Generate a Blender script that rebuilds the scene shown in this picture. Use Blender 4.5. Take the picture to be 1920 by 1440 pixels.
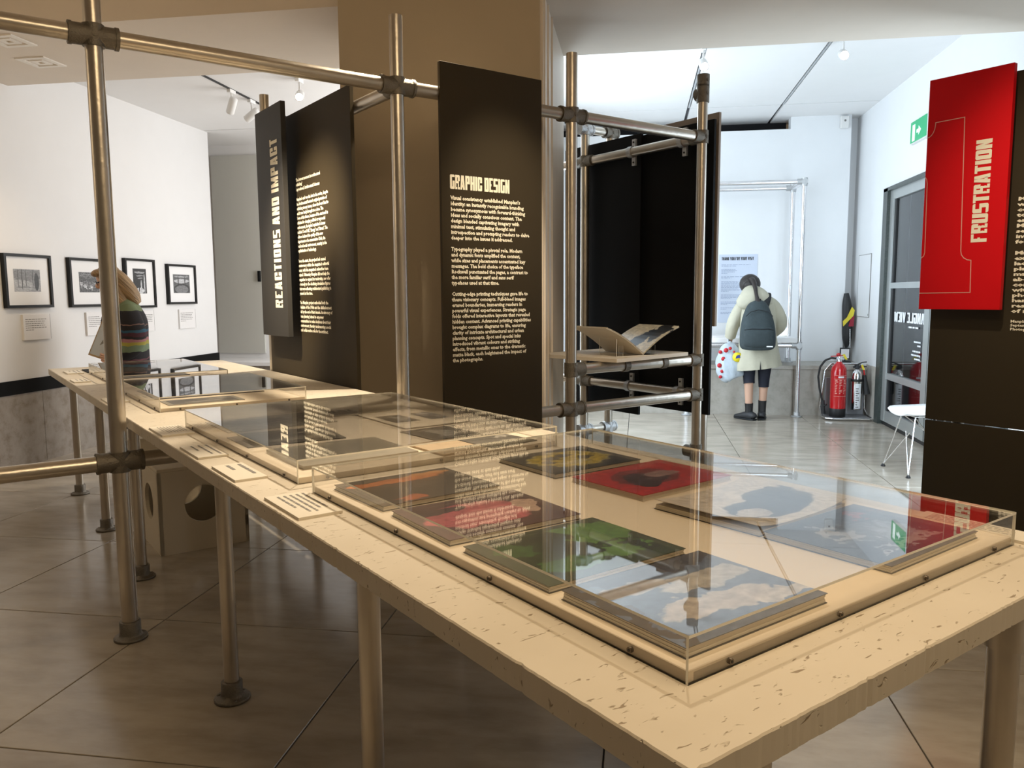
import bpy, bmesh, math, random
from mathutils import Vector, Matrix
PI = math.pi
random.seed(7)
for o in list(bpy.data.objects): bpy.data.objects.remove(o)
SC = bpy.context.scene
COL = SC.collection
S2 = 2 ** -.5
# ------------------------------------------------------------------ camera
cam_d = bpy.data.cameras.new('camera'); cam = bpy.data.objects.new('camera', cam_d); COL.objects.link(cam)
pitch, roll, yaw = 0.11238876, -0.00616831, 0.15841167
fw = Vector((-math.sin(yaw) * math.cos(pitch), math.cos(yaw) * math.cos(pitch), -math.sin(pitch)))
rt = Vector((math.cos(yaw), math.sin(yaw), 0)); up = rt.cross(fw)
r2 = math.cos(roll) * rt + math.sin(roll) * up; u2 = -math.sin(roll) * rt + math.cos(roll) * up
m = Matrix((r2, u2, -fw)).transposed().to_4x4(); m.translation = Vector((0, 0, 1.32))
cam.matrix_world = m
cam_d.sensor_width = 36; cam_d.lens = 1480.957 / 1920 * 36; cam_d.clip_start = .02; cam_d.clip_end = 200
SC.camera = cam
# ------------------------------------------------------------------ colour management, world, lights
SC.view_settings.view_transform = 'Standard'; SC.view_settings.look = 'None'
SC.view_settings.gamma = 1; SC.view_settings.use_curve_mapping = False
SC.view_settings.exposure = 0.0
SC.cycles.transparent_max_bounces = 32
SC.cycles.max_bounces = 10
SC.cycles.sample_clamp_indirect = 6
W = bpy.data.worlds.new('world'); SC.world = W; W.use_nodes = True
W.node_tree.nodes['Background'].inputs[0].default_value = (1.0, .76, .50, 1)
W.node_tree.nodes['Background'].inputs[1].default_value = .11

def light(kind, name, loc, target, energy, color, size=(1, 1), spot=60, blend=.5, radius=.04):
    d = bpy.data.lights.new(name, kind); d.energy = energy; d.color = color
    if kind == 'AREA': d.shape = 'RECTANGLE'; d.size, d.size_y = size
    else: d.shadow_soft_size = radius
    if kind == 'SPOT': d.spot_size = math.radians(spot); d.spot_blend = blend
    o = bpy.data.objects.new(name, d); COL.objects.link(o); o.location = loc
    if target is not None: o.rotation_euler = (Vector(target) - Vector(loc)).to_track_quat('-Z', 'Y').to_euler()
    return o
def fab(a, b, z): return (-S2 * a + S2 * b, S2 * a + S2 * b, z)
WARM = (1, .76, .47); WARM2 = (1, .84, .62); COOL = (.72, .87, 1.0); NEUT = (1, .97, .95)
light('AREA', 'fill_hall', (-.95, 7.2, 1.75), (2, 7.4, 1.5), 118, COOL, (2.0, 2.6))  # added fill hidden behind the column, brightens the hall
light('AREA', 'fill_hall_side', (2.1, 5.2, 1.30), (.9, 7.6, 1.2), 42, COOL, (.6, 2.0))  # unseen area fill behind the right panels, added to lift the hall
light('AREA', 'fill_left_room', (-1.35, 7.6, 1.75), (-4.7, 6.9, 1.6), 78, NEUT, (2.0, 2.4))  # matching added fill, out of sight, for the left room
light('AREA', 'warm_room', (.5, .9, 3.05), (.2, 1.3, 0), 46, WARM, (1.6, 1.6))
light('SPOT', 'spot_text_panel', fab(3.1, .25, 3.05), fab(4.24, 1.7, 1.55), 1050, WARM2, spot=27, blend=1)
light('SPOT', 'spot_graphic_panel', fab(1.9, 2.1, 3.0), fab(3.2, 2.3, 1.72), 175, WARM2, spot=29, blend=1)
light('SPOT', 'spot_red_panel', fab(1.3, 2.7, 3.0), fab(1.50, 4.3, 1.72), 130, WARM2, spot=46, blend=1)
light('SPOT', 'spot_table_near', fab(1.9, 2.0, 3.08), fab(1.3, 1.3, .8), 88, WARM2, spot=62, blend=.8)
light('SPOT', 'spot_table_mid', fab(3.5, 2.1, 3.08), fab(2.85, 1.2, .85), 400, WARM2, spot=66, blend=.9)
light('SPOT', 'spot_table_far', fab(5.3, 2.95, 3.05), fab(4.9, 1.5, .8), 380, WARM2, spot=60, blend=.9)
light('AREA', 'warm_left', (-3.6, 2.2, 2.2), (-3.4, 4.6, 3.1), 8, WARM, (1.0, 1.0))  # added uplight without a fitting, lifts the beam face
light('SPOT', 'spot_shelf', (.5, 2.7, 3.05), fab(3.3, 3.3, 1.0), 75, WARM2, spot=34, blend=.9)
light('SPOT', 'spot_photo_wall', (-3.4, 4.3, 2.9), (-4.77, 4.9, 1.2), 60, WARM, spot=70, blend=1)
light('SPOT', 'spot_floor_left', (-2.6, 1.2, 3.0), (-3.0, 2.0, 0), 24, WARM, spot=80, blend=1)

# ------------------------------------------------------------------ materials
def newmat(name):
    mt = bpy.data.materials.new(name); mt.use_nodes = True
    return mt, mt.node_tree, mt.node_tree.nodes['Principled BSDF']
def N(nt, t, **kw):
    n = nt.nodes.new(t)
    for k, v in kw.items():
        if k[0] == '_': n.inputs[int(k[1:])].default_value = v
        else: setattr(n, k, v)
    return n
def c4(c): return (c[0], c[1], c[2], 1)
def mat(name, col, rough=.5, metal=0, var=.06, scale=6, bump=0, bscale=60, emit=None, spec=None, stretch=None, coat=0, rot=None):
    """plain surface with a little procedural colour variation and optional relief"""
    mt, nt, p = newmat(name)
    tc = N(nt, 'ShaderNodeTexCoord'); src = tc.outputs['Object']
    if stretch:
        mp = N(nt, 'ShaderNodeMapping'); mp.inputs['Scale'].default_value = stretch
        if rot:
            m0 = N(nt, 'ShaderNodeMapping'); m0.inputs['Rotation'].default_value = rot; nt.links.new(src, m0.inputs[0]); src = m0.outputs[0]
        nt.links.new(src, mp.inputs[0]); src = mp.outputs[0]
    nz = N(nt, 'ShaderNodeTexNoise'); nz.inputs['Scale'].default_value = scale; nz.inputs['Detail'].default_value = 5
    nt.links.new(src, nz.inputs['Vector'])
    mx = N(nt, 'ShaderNodeMix', data_type='RGBA')
    mx.inputs[6].default_value = c4([max(0, v * (1 - var)) for v in col]); mx.inputs[7].default_value = c4([min(1, v * (1 + var)) for v in col])
    nt.links.new(nz.outputs[0], mx.inputs[0]); nt.links.new(mx.outputs[2], p.inputs['Base Color'])
    p.inputs['Roughness'].default_value = rough; p.inputs['Metallic'].default_value = metal
    if spec is not None: p.inputs['Specular IOR Level'].default_value = spec
    if coat: p.inputs['Coat Weight'].default_value = coat; p.inputs['Coat Roughness'].default_value = .08
    if bump:
        n2 = N(nt, 'ShaderNodeTexNoise'); n2.inputs['Scale'].default_value = bscale; n2.inputs['Detail'].default_value = 4
        nt.links.new(src, n2.inputs['Vector'])
        b = N(nt, 'ShaderNodeBump'); b.inputs['Strength'].default_value = bump; b.inputs['Distance'].default_value = .01
        nt.links.new(n2.outputs[0], b.inputs['Height']); nt.links.new(b.outputs[0], p.inputs['Normal'])
    if emit: p.inputs['Emission Color'].default_value = c4(emit[0]); p.inputs['Emission Strength'].default_value = emit[1]
    return mt
def ramp(nt, src, stops):
    r = N(nt, 'ShaderNodeValToRGB'); e = r.color_ramp.elements
    while len(e) < len(stops): e.new(.5)
    for i, (p, c) in enumerate(stops): e[i].position = p; e[i].color = c4(c)
    nt.links.new(src, r.inputs[0]); return r.outputs[0]

M = {}
M['wall'] = mat('white_plaster', (.80, .79, .78), .75, var=.02, bump=.04)
M['wall_right'] = mat('white_plaster_hall', (.80, .81, .82), .7, var=.02, bump=.04)
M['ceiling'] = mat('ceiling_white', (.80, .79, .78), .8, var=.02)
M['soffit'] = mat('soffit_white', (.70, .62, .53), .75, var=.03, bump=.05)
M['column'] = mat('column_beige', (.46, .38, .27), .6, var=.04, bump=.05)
M['column_side'] = mat('column_stone_lit', (.80, .71, .60), .5, var=.08, scale=2, stretch=(8, 8, .3))  # paler than the front: warm hall light put into the side's colour
M['black'] = mat('black_paint', (.006, .006, .006), .6, spec=.12)
M['dark'] = mat('dark_void', (.01, .01, .012), .9)
M['groove'] = mat('groove_dark', (.10, .10, .11), .8)
M['white_panel'] = mat('off_white_door', (.56, .55, .50), .6, var=.02)
M['steel'] = mat('galvanised_tube', (.56, .51, .44), .30, metal=.92, var=.16, scale=9, bump=.12, bscale=25)
M['steel_bright'] = mat('bright_tube', (.80, .80, .82), .25, metal=.85, var=.10, scale=9)
M['cast'] = mat('cast_fitting', (.20, .18, .15), .5, metal=.8, var=.25, scale=30, bump=.35, bscale=160)
M['cast_bright'] = mat('cast_fitting_light', (.55, .56, .57), .45, metal=.7, var=.2, scale=30, bump=.3, bscale=160)
M['panelblack'] = mat('panel_black', (.042, .032, .018), .55, var=.15, scale=1.5, bump=.03, bscale=220, spec=.15)
M['panelgrey'] = mat('panel_charcoal', (.040, .038, .036), .5, var=.08, bump=.03, bscale=220, spec=.2)
M['panelbrown'] = mat('panel_back_brown', (.30, .24, .19), .6, var=.1)
M['panelred'] = mat('panel_red', (.66, .005, .010), .5, var=.05, bump=.03, bscale=300, spec=.15)
M['print_cream'] = mat('print_cream', (.92, .86, .70), .6, var=.01)
M['print_pink'] = mat('print_pink', (.82, .45, .38), .6, var=.01)
M['print_black'] = mat('print_black', (.02, .02, .02), .6)
M['print_grey'] = mat('print_grey', (.22, .21, .20), .7)
M['print_white'] = mat('print_white', (.85, .87, .90), .6, var=.01)
M['print_blue'] = mat('print_pale_blue', (.30, .36, .50), .7)
M['card'] = mat('card_white', (.74, .68, .57), .6, var=.02)
M['cardwall'] = mat('card_white_cool', (.82, .80, .79), .6, var=.02)
M['boardbase'] = mat('display_base', (.80, .70, .56), .55, var=.01)
M['frame'] = mat('frame_black', (.008, .008, .008), .4, spec=.3)
M['mount'] = mat('mount_white', (.86, .85, .84), .7, var=.01)
M['screw'] = mat('screw_dark', (.16, .13, .10), .4, metal=.8)
M['stool'] = mat('stool_paint', (.68, .60, .46), .55, var=.04, bump=.08, bscale=20)
M['granite'] = mat('dark_granite', (.045, .055, .05), .3, var=.8, scale=60)
M['alu'] = mat('door_aluminium', (.50, .52, .51), .38, metal=.65, var=.08, scale=4)
M['red'] = mat('extinguisher_red', (.55, .008, .012), .22, var=.03, coat=.6)
M['chrome'] = mat('polished_aluminium', (.78, .78, .78), .14, metal=1, var=.03)
M['rubber'] = mat('black_rubber', (.015, .015, .016), .5)
M['yellow'] = mat('yellow_tag', (.75, .62, .03), .5)
M['plastic_white'] = mat('chair_white', (.86, .86, .86), .35, var=.01)
M['green'] = mat('exit_green', (.01, .32, .13), .4, emit=((.02, .40, .17), .35))
M['signwhite'] = mat('exit_white', (.8, .9, .85), .4, emit=((.8, 1, .9), .5))
M['skin'] = mat('skin', (.62, .38, .27), .55, var=.05)
M['hair_dark'] = mat('hair_dark', (.018, .012, .010), .45, var=.5, scale=12, stretch=(20, 20, 3), bump=.5, bscale=12)
M['hair_blond'] = mat('hair_blonde', (.27, .17, .08), .5, var=.9, scale=2.2, stretch=(34, 20, 2.0), rot=(0, .75, 0), bump=.9, bscale=3)
M['coat'] = mat('beige_coat', (.50, .475, .37), .85, var=.12, scale=9, bump=.9, bscale=11)
M['navy'] = mat('navy_leggings', (.008, .010, .022), .75)
M['pack'] = mat('backpack_grey', (.035, .05, .055), .8, var=.25, scale=30, bump=.3, bscale=120)
M['packdark'] = mat('backpack_trim', (.010, .012, .014), .7)
M['shoe'] = mat('shoe_black', (.02, .021, .024), .55)
M['bagplastic'] = mat('carrier_bag_plastic', (.50, .57, .64), .35, var=.25, scale=8, bump=.6, bscale=18)
M['wood'] = mat('light_wood', (.42, .30, .17), .5, var=.2, stretch=(2, 30, 2))
M['shelf'] = mat('shelf_cream', (.78, .70, .58), .5, var=.02)
M['lamp'] = mat('track_lamp_white', (.75, .74, .72), .4)
M['bulb'] = mat('lamp_lens', (1, .9, .7), .3, emit=((1, .88, .66), 30))
M['tray'] = mat('stand_grey', (.28, .28, .29), .4, metal=.5)
M['vent'] = mat('vent_paint', (.80, .76, .70), .7)
M['desk'] = mat('reception_brown', (.10, .035, .022), .4, var=.3)
M['ext_wall'] = mat('lobby_grey', (.20, .21, .23), .7)
M['spec'] = mat('spectacle_frame', (.02, .02, .03), .3)

def floor_mat():
    mt, nt, p = newmat('polished_stone')
    tc = N(nt, 'ShaderNodeTexCoord'); oi = N(nt, 'ShaderNodeObjectInfo')
    off = N(nt, 'ShaderNodeVectorMath', operation='SCALE'); off.inputs[0].default_value = (13, 7, 3); nt.links.new(oi.outputs['Random'], off.inputs['Scale'])
    ad = N(nt, 'ShaderNodeVectorMath', operation='ADD'); nt.links.new(tc.outputs['Object'], ad.inputs[0]); nt.links.new(off.outputs[0], ad.inputs[1])
    mp = N(nt, 'ShaderNodeMapping'); mp.inputs['Scale'].default_value = (1, 2.6, 1); nt.links.new(ad.outputs[0], mp.inputs[0])
    nz = N(nt, 'ShaderNodeTexNoise'); nz.inputs['Scale'].default_value = 3.0; nz.inputs['Detail'].default_value = 8; nz.inputs['Roughness'].default_value = .6
    nt.links.new(mp.outputs[0], nz.inputs['Vector'])
    col = ramp(nt, nz.outputs[0], [(.3, (.31, .265, .21)), (.55, (.42, .37, .30)), (.8, (.49, .44, .37))])
    nt.links.new(col, p.inputs['Base Color'])
    n2 = N(nt, 'ShaderNodeTexNoise'); n2.inputs['Scale'].default_value = 14; n2.inputs['Detail'].default_value = 4; nt.links.new(mp.outputs[0], n2.inputs['Vector'])
    mr = N(nt, 'ShaderNodeMapRange'); mr.inputs[3].default_value = .13; mr.inputs[4].default_value = .24
    nt.links.new(n2.outputs[0], mr.inputs[0]); nt.links.new(mr.outputs[0], p.inputs['Roughness'])
    p.inputs['Specular IOR Level'].default_value = .6
    b = N(nt, 'ShaderNodeBump'); b.inputs['Strength'].default_value = .02; nt.links.new(n2.outputs[0], b.inputs['Height']); nt.links.new(b.outputs[0], p.inputs['Normal'])
    return mt
M['floor'] = floor_mat()
def stone_mat(name, a, b, c):
    mt, nt, p = newmat(name)
    tc = N(nt, 'ShaderNodeTexCoord')
    nz = N(nt, 'ShaderNodeTexNoise'); nz.inputs['Scale'].default_value = 9; nz.inputs['Detail'].default_value = 9; nz.inputs['Roughness'].default_value = .7
    nt.links.new(tc.outputs['Object'], nz.inputs['Vector'])
    nt.links.new(ramp(nt, nz.outputs[0], [(.32, a), (.5, b), (.72, c)]), p.inputs['Base Color'])
    p.inputs['Roughness'].default_value = .42
    return mt
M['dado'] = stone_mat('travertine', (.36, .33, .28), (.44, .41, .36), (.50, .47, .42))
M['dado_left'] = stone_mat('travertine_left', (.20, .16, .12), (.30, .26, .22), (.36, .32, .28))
def table_mat():
    mt, nt, p = newmat('rough_plaster_slab')
    tc = N(nt, 'ShaderNodeTexCoord')
    mp = N(nt, 'ShaderNodeMapping'); mp.inputs['Scale'].default_value = (38, 120, 70); mp.inputs['Rotation'].default_value = (0, 0, .5)
    nt.links.new(tc.outputs['Object'], mp.inputs[0])
    nz = N(nt, 'ShaderNodeTexNoise'); nz.inputs['Scale'].default_value = 1.0; nz.inputs['Detail'].default_value = 2.5; nz.inputs['Distortion'].default_value = .7
    nt.links.new(mp.outputs[0], nz.inputs['Vector'])
    fl = N(nt, 'ShaderNodeMapRange'); fl.inputs[1].default_value = .655; fl.inputs[2].default_value = .72; fl.inputs[3].default_value = 0; fl.inputs[4].default_value = 1
    nt.links.new(nz.outputs[0], fl.inputs[0])
    big = N(nt, 'ShaderNodeTexNoise'); big.inputs['Scale'].default_value = 3; big.inputs['Detail'].default_value = 4; nt.links.new(tc.outputs['Object'], big.inputs['Vector'])
    base = ramp(nt, big.outputs[0], [(.3, (.60, .53, .42)), (.7, (.68, .61, .50))])
    mx = N(nt, 'ShaderNodeMix', data_type='RGBA'); nt.links.new(fl.outputs[0], mx.inputs[0]); nt.links.new(base, mx.inputs[6]); mx.inputs[7].default_value = (.30, .23, .15, 1)
    nt.links.new(mx.outputs[2], p.inputs['Base Color']); p.inputs['Roughness'].default_value = .6
    inv = N(nt, 'ShaderNodeMath', operation='MULTIPLY'); inv.inputs[1].default_value = -1; nt.links.new(fl.outputs[0], inv.inputs[0])
    b = N(nt, 'ShaderNodeBump'); b.inputs['Strength'].default_value = .6; b.inputs['Distance'].default_value = .003
    nt.links.new(inv.outputs[0], b.inputs['Height']); nt.links.new(b.outputs[0], p.inputs['Normal'])
    return mt
M['table'] = table_mat()
def glass_mat(name, tint, f0=.04, gain=1.0):
    mt, nt, p = newmat(name); nt.nodes.remove(p)
    out = nt.nodes['Material Output']
    lw = N(nt, 'ShaderNodeLayerWeight'); lw.inputs['Blend'].default_value = .5
    pw = N(nt, 'ShaderNodeMath', operation='POWER'); nt.links.new(lw.outputs['Facing'], pw.inputs[0]); pw.inputs[1].default_value = 5
    mu = N(nt, 'ShaderNodeMath', operation='MULTIPLY_ADD'); nt.links.new(pw.outputs[0], mu.inputs[0]); mu.inputs[1].default_value = .96 * gain; mu.inputs[2].default_value = f0
    tr = N(nt, 'ShaderNodeBsdfTransparent'); tr.inputs[0].default_value = c4(tint)
    gl = N(nt, 'ShaderNodeBsdfGlossy'); gl.inputs['Roughness'].default_value = .0
    mx = N(nt, 'ShaderNodeMixShader'); nt.links.new(mu.outputs[0], mx.inputs[0]); nt.links.new(tr.outputs[0], mx.inputs[1]); nt.links.new(gl.outputs[0], mx.inputs[2])
    nt.links.new(mx.outputs[0], out.inputs[0]); return mt
M['acrylic'] = glass_mat('clear_acrylic', (.995, .99, .98), .045, 1.25)
M['glass'] = glass_mat('door_glass', (.80, .82, .84), .06)
M['acrylic_edge'] = mat('acrylic_edge', (.90, .88, .80), .2, var=.02)

def cover(name, base, shapes, warp=.12, wscale=4, rough=.35, grain=.3):
    """flat printed picture: warped ellipses (cx, cy, rx, ry, colour) over a grainy base"""
    mt, nt, p = newmat(name)
    tc = N(nt, 'ShaderNodeTexCoord')
    nz = N(nt, 'ShaderNodeTexNoise'); nz.inputs['Scale'].default_value = wscale; nz.inputs['Detail'].default_value = 6
    nt.links.new(tc.outputs['Generated'], nz.inputs['Vector'])
    sb = N(nt, 'ShaderNodeVectorMath', operation='SUBTRACT'); nt.links.new(nz.outputs['Color'], sb.inputs[0]); sb.inputs[1].default_value = (.5, .5, .5)
    sc = N(nt, 'ShaderNodeVectorMath', operation='SCALE'); nt.links.new(sb.outputs[0], sc.inputs[0]); sc.inputs['Scale'].default_value = warp
    wv = N(nt, 'ShaderNodeVectorMath', operation='ADD'); nt.links.new(tc.outputs['Generated'], wv.inputs[0]); nt.links.new(sc.outputs[0], wv.inputs[1])
    cur = N(nt, 'ShaderNodeRGB'); cur.outputs[0].default_value = c4(base); cur = cur.outputs[0]
    for cx, cy, rx, ry, col in shapes:
        a = N(nt, 'ShaderNodeVectorMath', operation='SUBTRACT'); nt.links.new(wv.outputs[0], a.inputs[0]); a.inputs[1].default_value = (cx, cy, 0)
        d = N(nt, 'ShaderNodeVectorMath', operation='MULTIPLY'); nt.links.new(a.outputs[0], d.inputs[0]); d.inputs[1].default_value = (1 / rx, 1 / ry, 0)
        l = N(nt, 'ShaderNodeVectorMath', operation='LENGTH'); nt.links.new(d.outputs[0], l.inputs[0])
        q = N(nt, 'ShaderNodeMapRange'); q.inputs[1].default_value = 1.04; q.inputs[2].default_value = .96; nt.links.new(l.outputs['Value'], q.inputs[0])
        mx = N(nt, 'ShaderNodeMix', data_type='RGBA'); nt.links.new(q.outputs[0], mx.inputs[0]); nt.links.new(cur, mx.inputs[6]); mx.inputs[7].default_value = c4(col)
        cur = mx.outputs[2]
    g = N(nt, 'ShaderNodeTexNoise'); g.inputs['Scale'].default_value = 14; g.inputs['Detail'].default_value = 8; nt.links.new(tc.outputs['Generated'], g.inputs['Vector'])
    gm = N(nt, 'ShaderNodeMapRange'); gm.inputs[1].default_value = .3; gm.inputs[2].default_value = .7; gm.inputs[3].default_value = 1 - grain; gm.inputs[4].default_value = 1 + grain
    nt.links.new(g.outputs[0], gm.inputs[0])
    fm = N(nt, 'ShaderNodeVectorMath', operation='SCALE'); nt.links.new(cur, fm.inputs[0]); nt.links.new(gm.outputs[0], fm.inputs['Scale'])
    nt.links.new(fm.outputs[0], p.inputs['Base Color']); p.inputs['Roughness'].default_value = rough
    return mt

# ------------------------------------------------------------------ mesh builder
class MB:
    def __init__(s): s.v = []; s.f = []; s.mi = []; s.sm = []
    def add(s, vs, fs, mi=0, smooth=False):
        o = len(s.v); s.v += [tuple(v) for v in vs]
        for f in fs: s.f.append([i + o for i in f]); s.mi.append(mi); s.sm.append(smooth)
        return s
    def box(s, x0, y0, z0, x1, y1, z1, T=None, mi=0):
        vs = [Vector((x, y, z)) for z in (z0, z1) for y in (y0, y1) for x in (x0, x1)]
        if T is not None: vs = [T @ v for v in vs]
        return s.add(vs, [(0, 2, 3, 1), (4, 5, 7, 6), (0, 1, 5, 4), (2, 6, 7, 3), (0, 4, 6, 2), (1, 3, 7, 5)], mi)
    def bbox(s, x0, y0, z0, x1, y1, z1, b=.004, T=None, mi=0):
        """box with chamfered vertical and top edges"""
        n = 12
        def ring(i, z): return [(x0 + i + b, y0 + i, z), (x1 - i - b, y0 + i, z), (x1 - i, y0 + i + b, z), (x1 - i, y1 - i - b, z), (x1 - i - b, y1 - i, z), (x0 + i + b, y1 - i, z), (x0 + i, y1 - i - b, z), (x0 + i, y0 + i + b, z)]
        R = [ring(b * .7, z0), ring(0, z0 + b * .7), ring(0, z1 - b * .7), ring(b * .7, z1)]
        vs = [Vector(v) for r in R for v in r]
        if T is not None: vs = [T @ v for v in vs]
        fs = [list(range(7, -1, -1)), list(range(24, 32))]
        for k in range(3):
            for i in range(8): j = (i + 1) % 8; fs.append((k * 8 + i, k * 8 + j, k * 8 + 8 + j, k * 8 + 8 + i))
        return s.add(vs, fs, mi)
    def tube(s, p, q, r, r2=None, n=16, cap=True, mi=0):
        p = Vector(p); q = Vector(q); d = (q - p).normalized(); r2 = r if r2 is None else r2
        a = d.orthogonal().normalized(); b = d.cross(a)
        vs = []
        for c, rr in ((p, r), (q, r2)):
            for i in range(n): t = 2 * PI * i / n; vs.append(c + a * math.cos(t) * rr + b * math.sin(t) * rr)
        s.add(vs, [(i, (i + 1) % n, n + (i + 1) % n, n + i) for i in range(n)], mi, True)
        if cap:
            s.add(vs, [list(range(n))[::-1], list(range(n, 2 * n))], mi)
        return s
    def lathe(s, prof, c=(0, 0, 0), n=20, T=None, mi=0):
        vs = []
        for r, z in prof:
            for i in range(n):
                t = 2 * PI * i / n; v = Vector((c[0] + r * math.cos(t), c[1] + r * math.sin(t), c[2] + z))
                vs.append(T @ v if T is not None else v)
        k = len(prof); fs = []
        for j in range(k - 1):
            for i in range(n): fs.append((j * n + i, j * n + (i + 1) % n, (j + 1) * n + (i + 1) % n, (j + 1) * n + i))
        s.add(vs, fs, mi, True)
        s.add(vs[:n], [list(range(n))[::-1]], mi); s.add(vs[-n:], [list(range(n))], mi)
        return s
    def loft(s, rings, n=24, sub=4, mi=0, cap=True):
        """closed body through horizontal-ish elliptical rings: (x, y, z, rx, ry)"""
        pts = []
        R = rings
        for i in range(len(R) - 1):
            p0 = R[max(i - 1, 0)]; p1 = R[i]; p2 = R[i + 1]; p3 = R[min(i + 2, len(R) - 1)]
            for k in range(sub):
                t = k / sub
                pts.append([.5 * ((2 * b) + (c - a) * t + (2 * a - 5 * b + 4 * c - d) * t * t + (-a + 3 * b - 3 * c + d) * t ** 3) for a, b, c, d in zip(p0, p1, p2, p3)])
        pts.append(list(R[-1]))
        vs = []
        for j, q in enumerate(pts):
            pa = Vector(pts[max(j - 1, 0)][:3]); pb = Vector(pts[min(j + 1, len(pts) - 1)][:3]); d = (pb - pa)
            d = d.normalized() if d.length > 1e-6 else Vector((0, 0, 1))
            ax = Vector((1, 0, 0)); ax = (ax - d * ax.dot(d)); ax = ax.normalized() if ax.length > .2 else Vector((0, 1, 0)).cross(d).normalized()
            ay = d.cross(ax)
            for i in range(n): t = 2 * PI * i / n; vs.append(Vector(q[:3]) + ax * math.cos(t) * max(q[3], .001) + ay * math.sin(t) * max(q[4], .001))
        fs = [(j * n + i, j * n + (i + 1) % n, (j + 1) * n + (i + 1) % n, (j + 1) * n + i) for j in range(len(pts) - 1) for i in range(n)]
        s.add(vs, fs, mi, True)
        if cap: s.add(vs[:n], [list(range(n))[::-1]], mi); s.add(vs[-n:], [list(range(n))], mi)
        return s
    def poly(s, pts, h=None, T=None, mi=0):
        """planar polygon in xy (z=0); h extrudes upwards"""
        vs = [Vector((p[0], p[1], p[2] if len(p) > 2 else 0)) for p in pts]; n = len(vs)
        if h:
            vs = vs + [v + Vector((0, 0, h)) for v in vs]
            fs = [list(range(n))[::-1], list(range(n, 2 * n))] + [(i, (i + 1) % n, n + (i + 1) % n, n + i) for i in range(n)]
        else: fs = [list(range(n))]
        if T is not None: vs = [T @ v for v in vs]
        return s.add(vs, fs, mi)
    def ell(s, c, r, n=20, T=None, mi=0):
        prof = [(max(math.sin(PI * i / 12), .001), -math.cos(PI * i / 12)) for i in range(13)]
        Q = Matrix.Translation(c) @ Matrix.Diagonal((r[0], r[1], r[2], 1))
        if T is not None: Q = T @ Q
        return s.lathe(prof, n=n, T=Q, mi=mi)
    def curve(s, pts, r, n=8, mi=0):
        for a, b in zip(pts[:-1], pts[1:]): s.tube(a, b, r, n=n, mi=mi)
        return s
def mesh_of(name, mb, mats):
    me = bpy.data.meshes.new(name); me.from_pydata(mb.v, [], mb.f)
    for mm in (mats if isinstance(mats, (list, tuple)) else [mats]): me.materials.append(mm)
    me.polygons.foreach_set('material_index', mb.mi); me.polygons.foreach_set('use_smooth', mb.sm)
    me.update()
    return me
def obj(name, mb, mats, parent=None, label=None, **kw):
    me = mb if isinstance(mb, bpy.types.Mesh) else mesh_of(name, mb, mats)
    o = bpy.data.objects.new(name, me); COL.objects.link(o)
    if parent is not None: o.parent = parent
    if label: o['label'] = label
    for k, v in kw.items(): o[k] = v
    return o
def tag(o, label, cat, group=None):
    o['label'] = label; o['category'] = cat
    if group: o['group'] = group
    return o
def thing(name, label, cat, loc=(0, 0, 0), rz=0, group=None):
    o = bpy.data.objects.new(name, None); COL.objects.link(o); o.location = loc; o.rotation_euler = (0, 0, rz); o.empty_display_size = .1
    return tag(o, label, cat, group)
def struct(name, mb, mats, parent=None):
    return obj(name, mb, mats, parent, **({} if parent is not None else {'kind': 'structure'}))
def copy_tree(o, parent=None):
    c = o.copy(); COL.objects.link(c); c.parent = parent
    for ch in [x for x in bpy.data.objects if x.parent == o]: copy_tree(ch, c)
    return c
def frame_T(origin, u, v):
    u = Vector(u); v = Vector(v); w = u.cross(v)
    t = Matrix((u, v, w)).transposed().to_4x4(); t.translation = Vector(origin); return t
# lettering --------------------------------------------------------
def textmesh(body, size, T=None, width=None, bold=0, line=1.0, align='LEFT', xs=1.0, name='lettering', material=None, res=2):
    cu = bpy.data.curves.new('t', 'FONT'); cu.body = body; cu.size = size; cu.offset = bold; cu.space_line = line; cu.align_x = align; cu.resolution_u = res
    o = bpy.data.objects.new('t', cu); COL.objects.link(o); bpy.context.view_layer.update()
    me = bpy.data.meshes.new_from_object(o.evaluated_get(bpy.context.evaluated_depsgraph_get()))
    bpy.data.objects.remove(o); bpy.data.curves.remove(cu)
    me.name = name
    xmax = max(v.co.x for v in me.vertices)
    k = (width / xmax) if width else xs
    for v in me.vertices: v.co = Vector((v.co.x * k, v.co.y, 0))
    if T is not None: me.transform(T)
    me.materials.clear()
    if material: me.materials.append(material)
    return me
GW = {'I': .42, 'M': 1.25, 'W': 1.25, 'T': .86, ' ': .42, '-': .45, 'F': .86, 'E': .86}
G3 = {'C': ['###', '#.#', '#..', '#.#', '###'], 'D': ['###', '#.#', '#.#', '#.#', '###'], 'O': ['###', '#.#', '#.#', '#.#', '###'],
      'E': ['###', '#..', '##.', '#..', '###'], 'F': ['###', '#..', '##.', '#..', '#..'], 'G': ['###', '#..', '#.#', '#.#', '###'], 'L': ['#..', '#..', '#..', '#..', '###'],
      'H': ['#.#', '#.#', '###', '#.#', '#.#'], 'P': ['###', '#.#', '###', '#..', '#..'], 'R': ['###', '#.#', '###', '#.#', '#.#'],
      'S': ['###', '#..', '###', '..#', '###'], 'U': ['#.#', '#.#', '#.#', '#.#', '###'], '-': ['...', '...', '###', '...', '...']}
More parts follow.
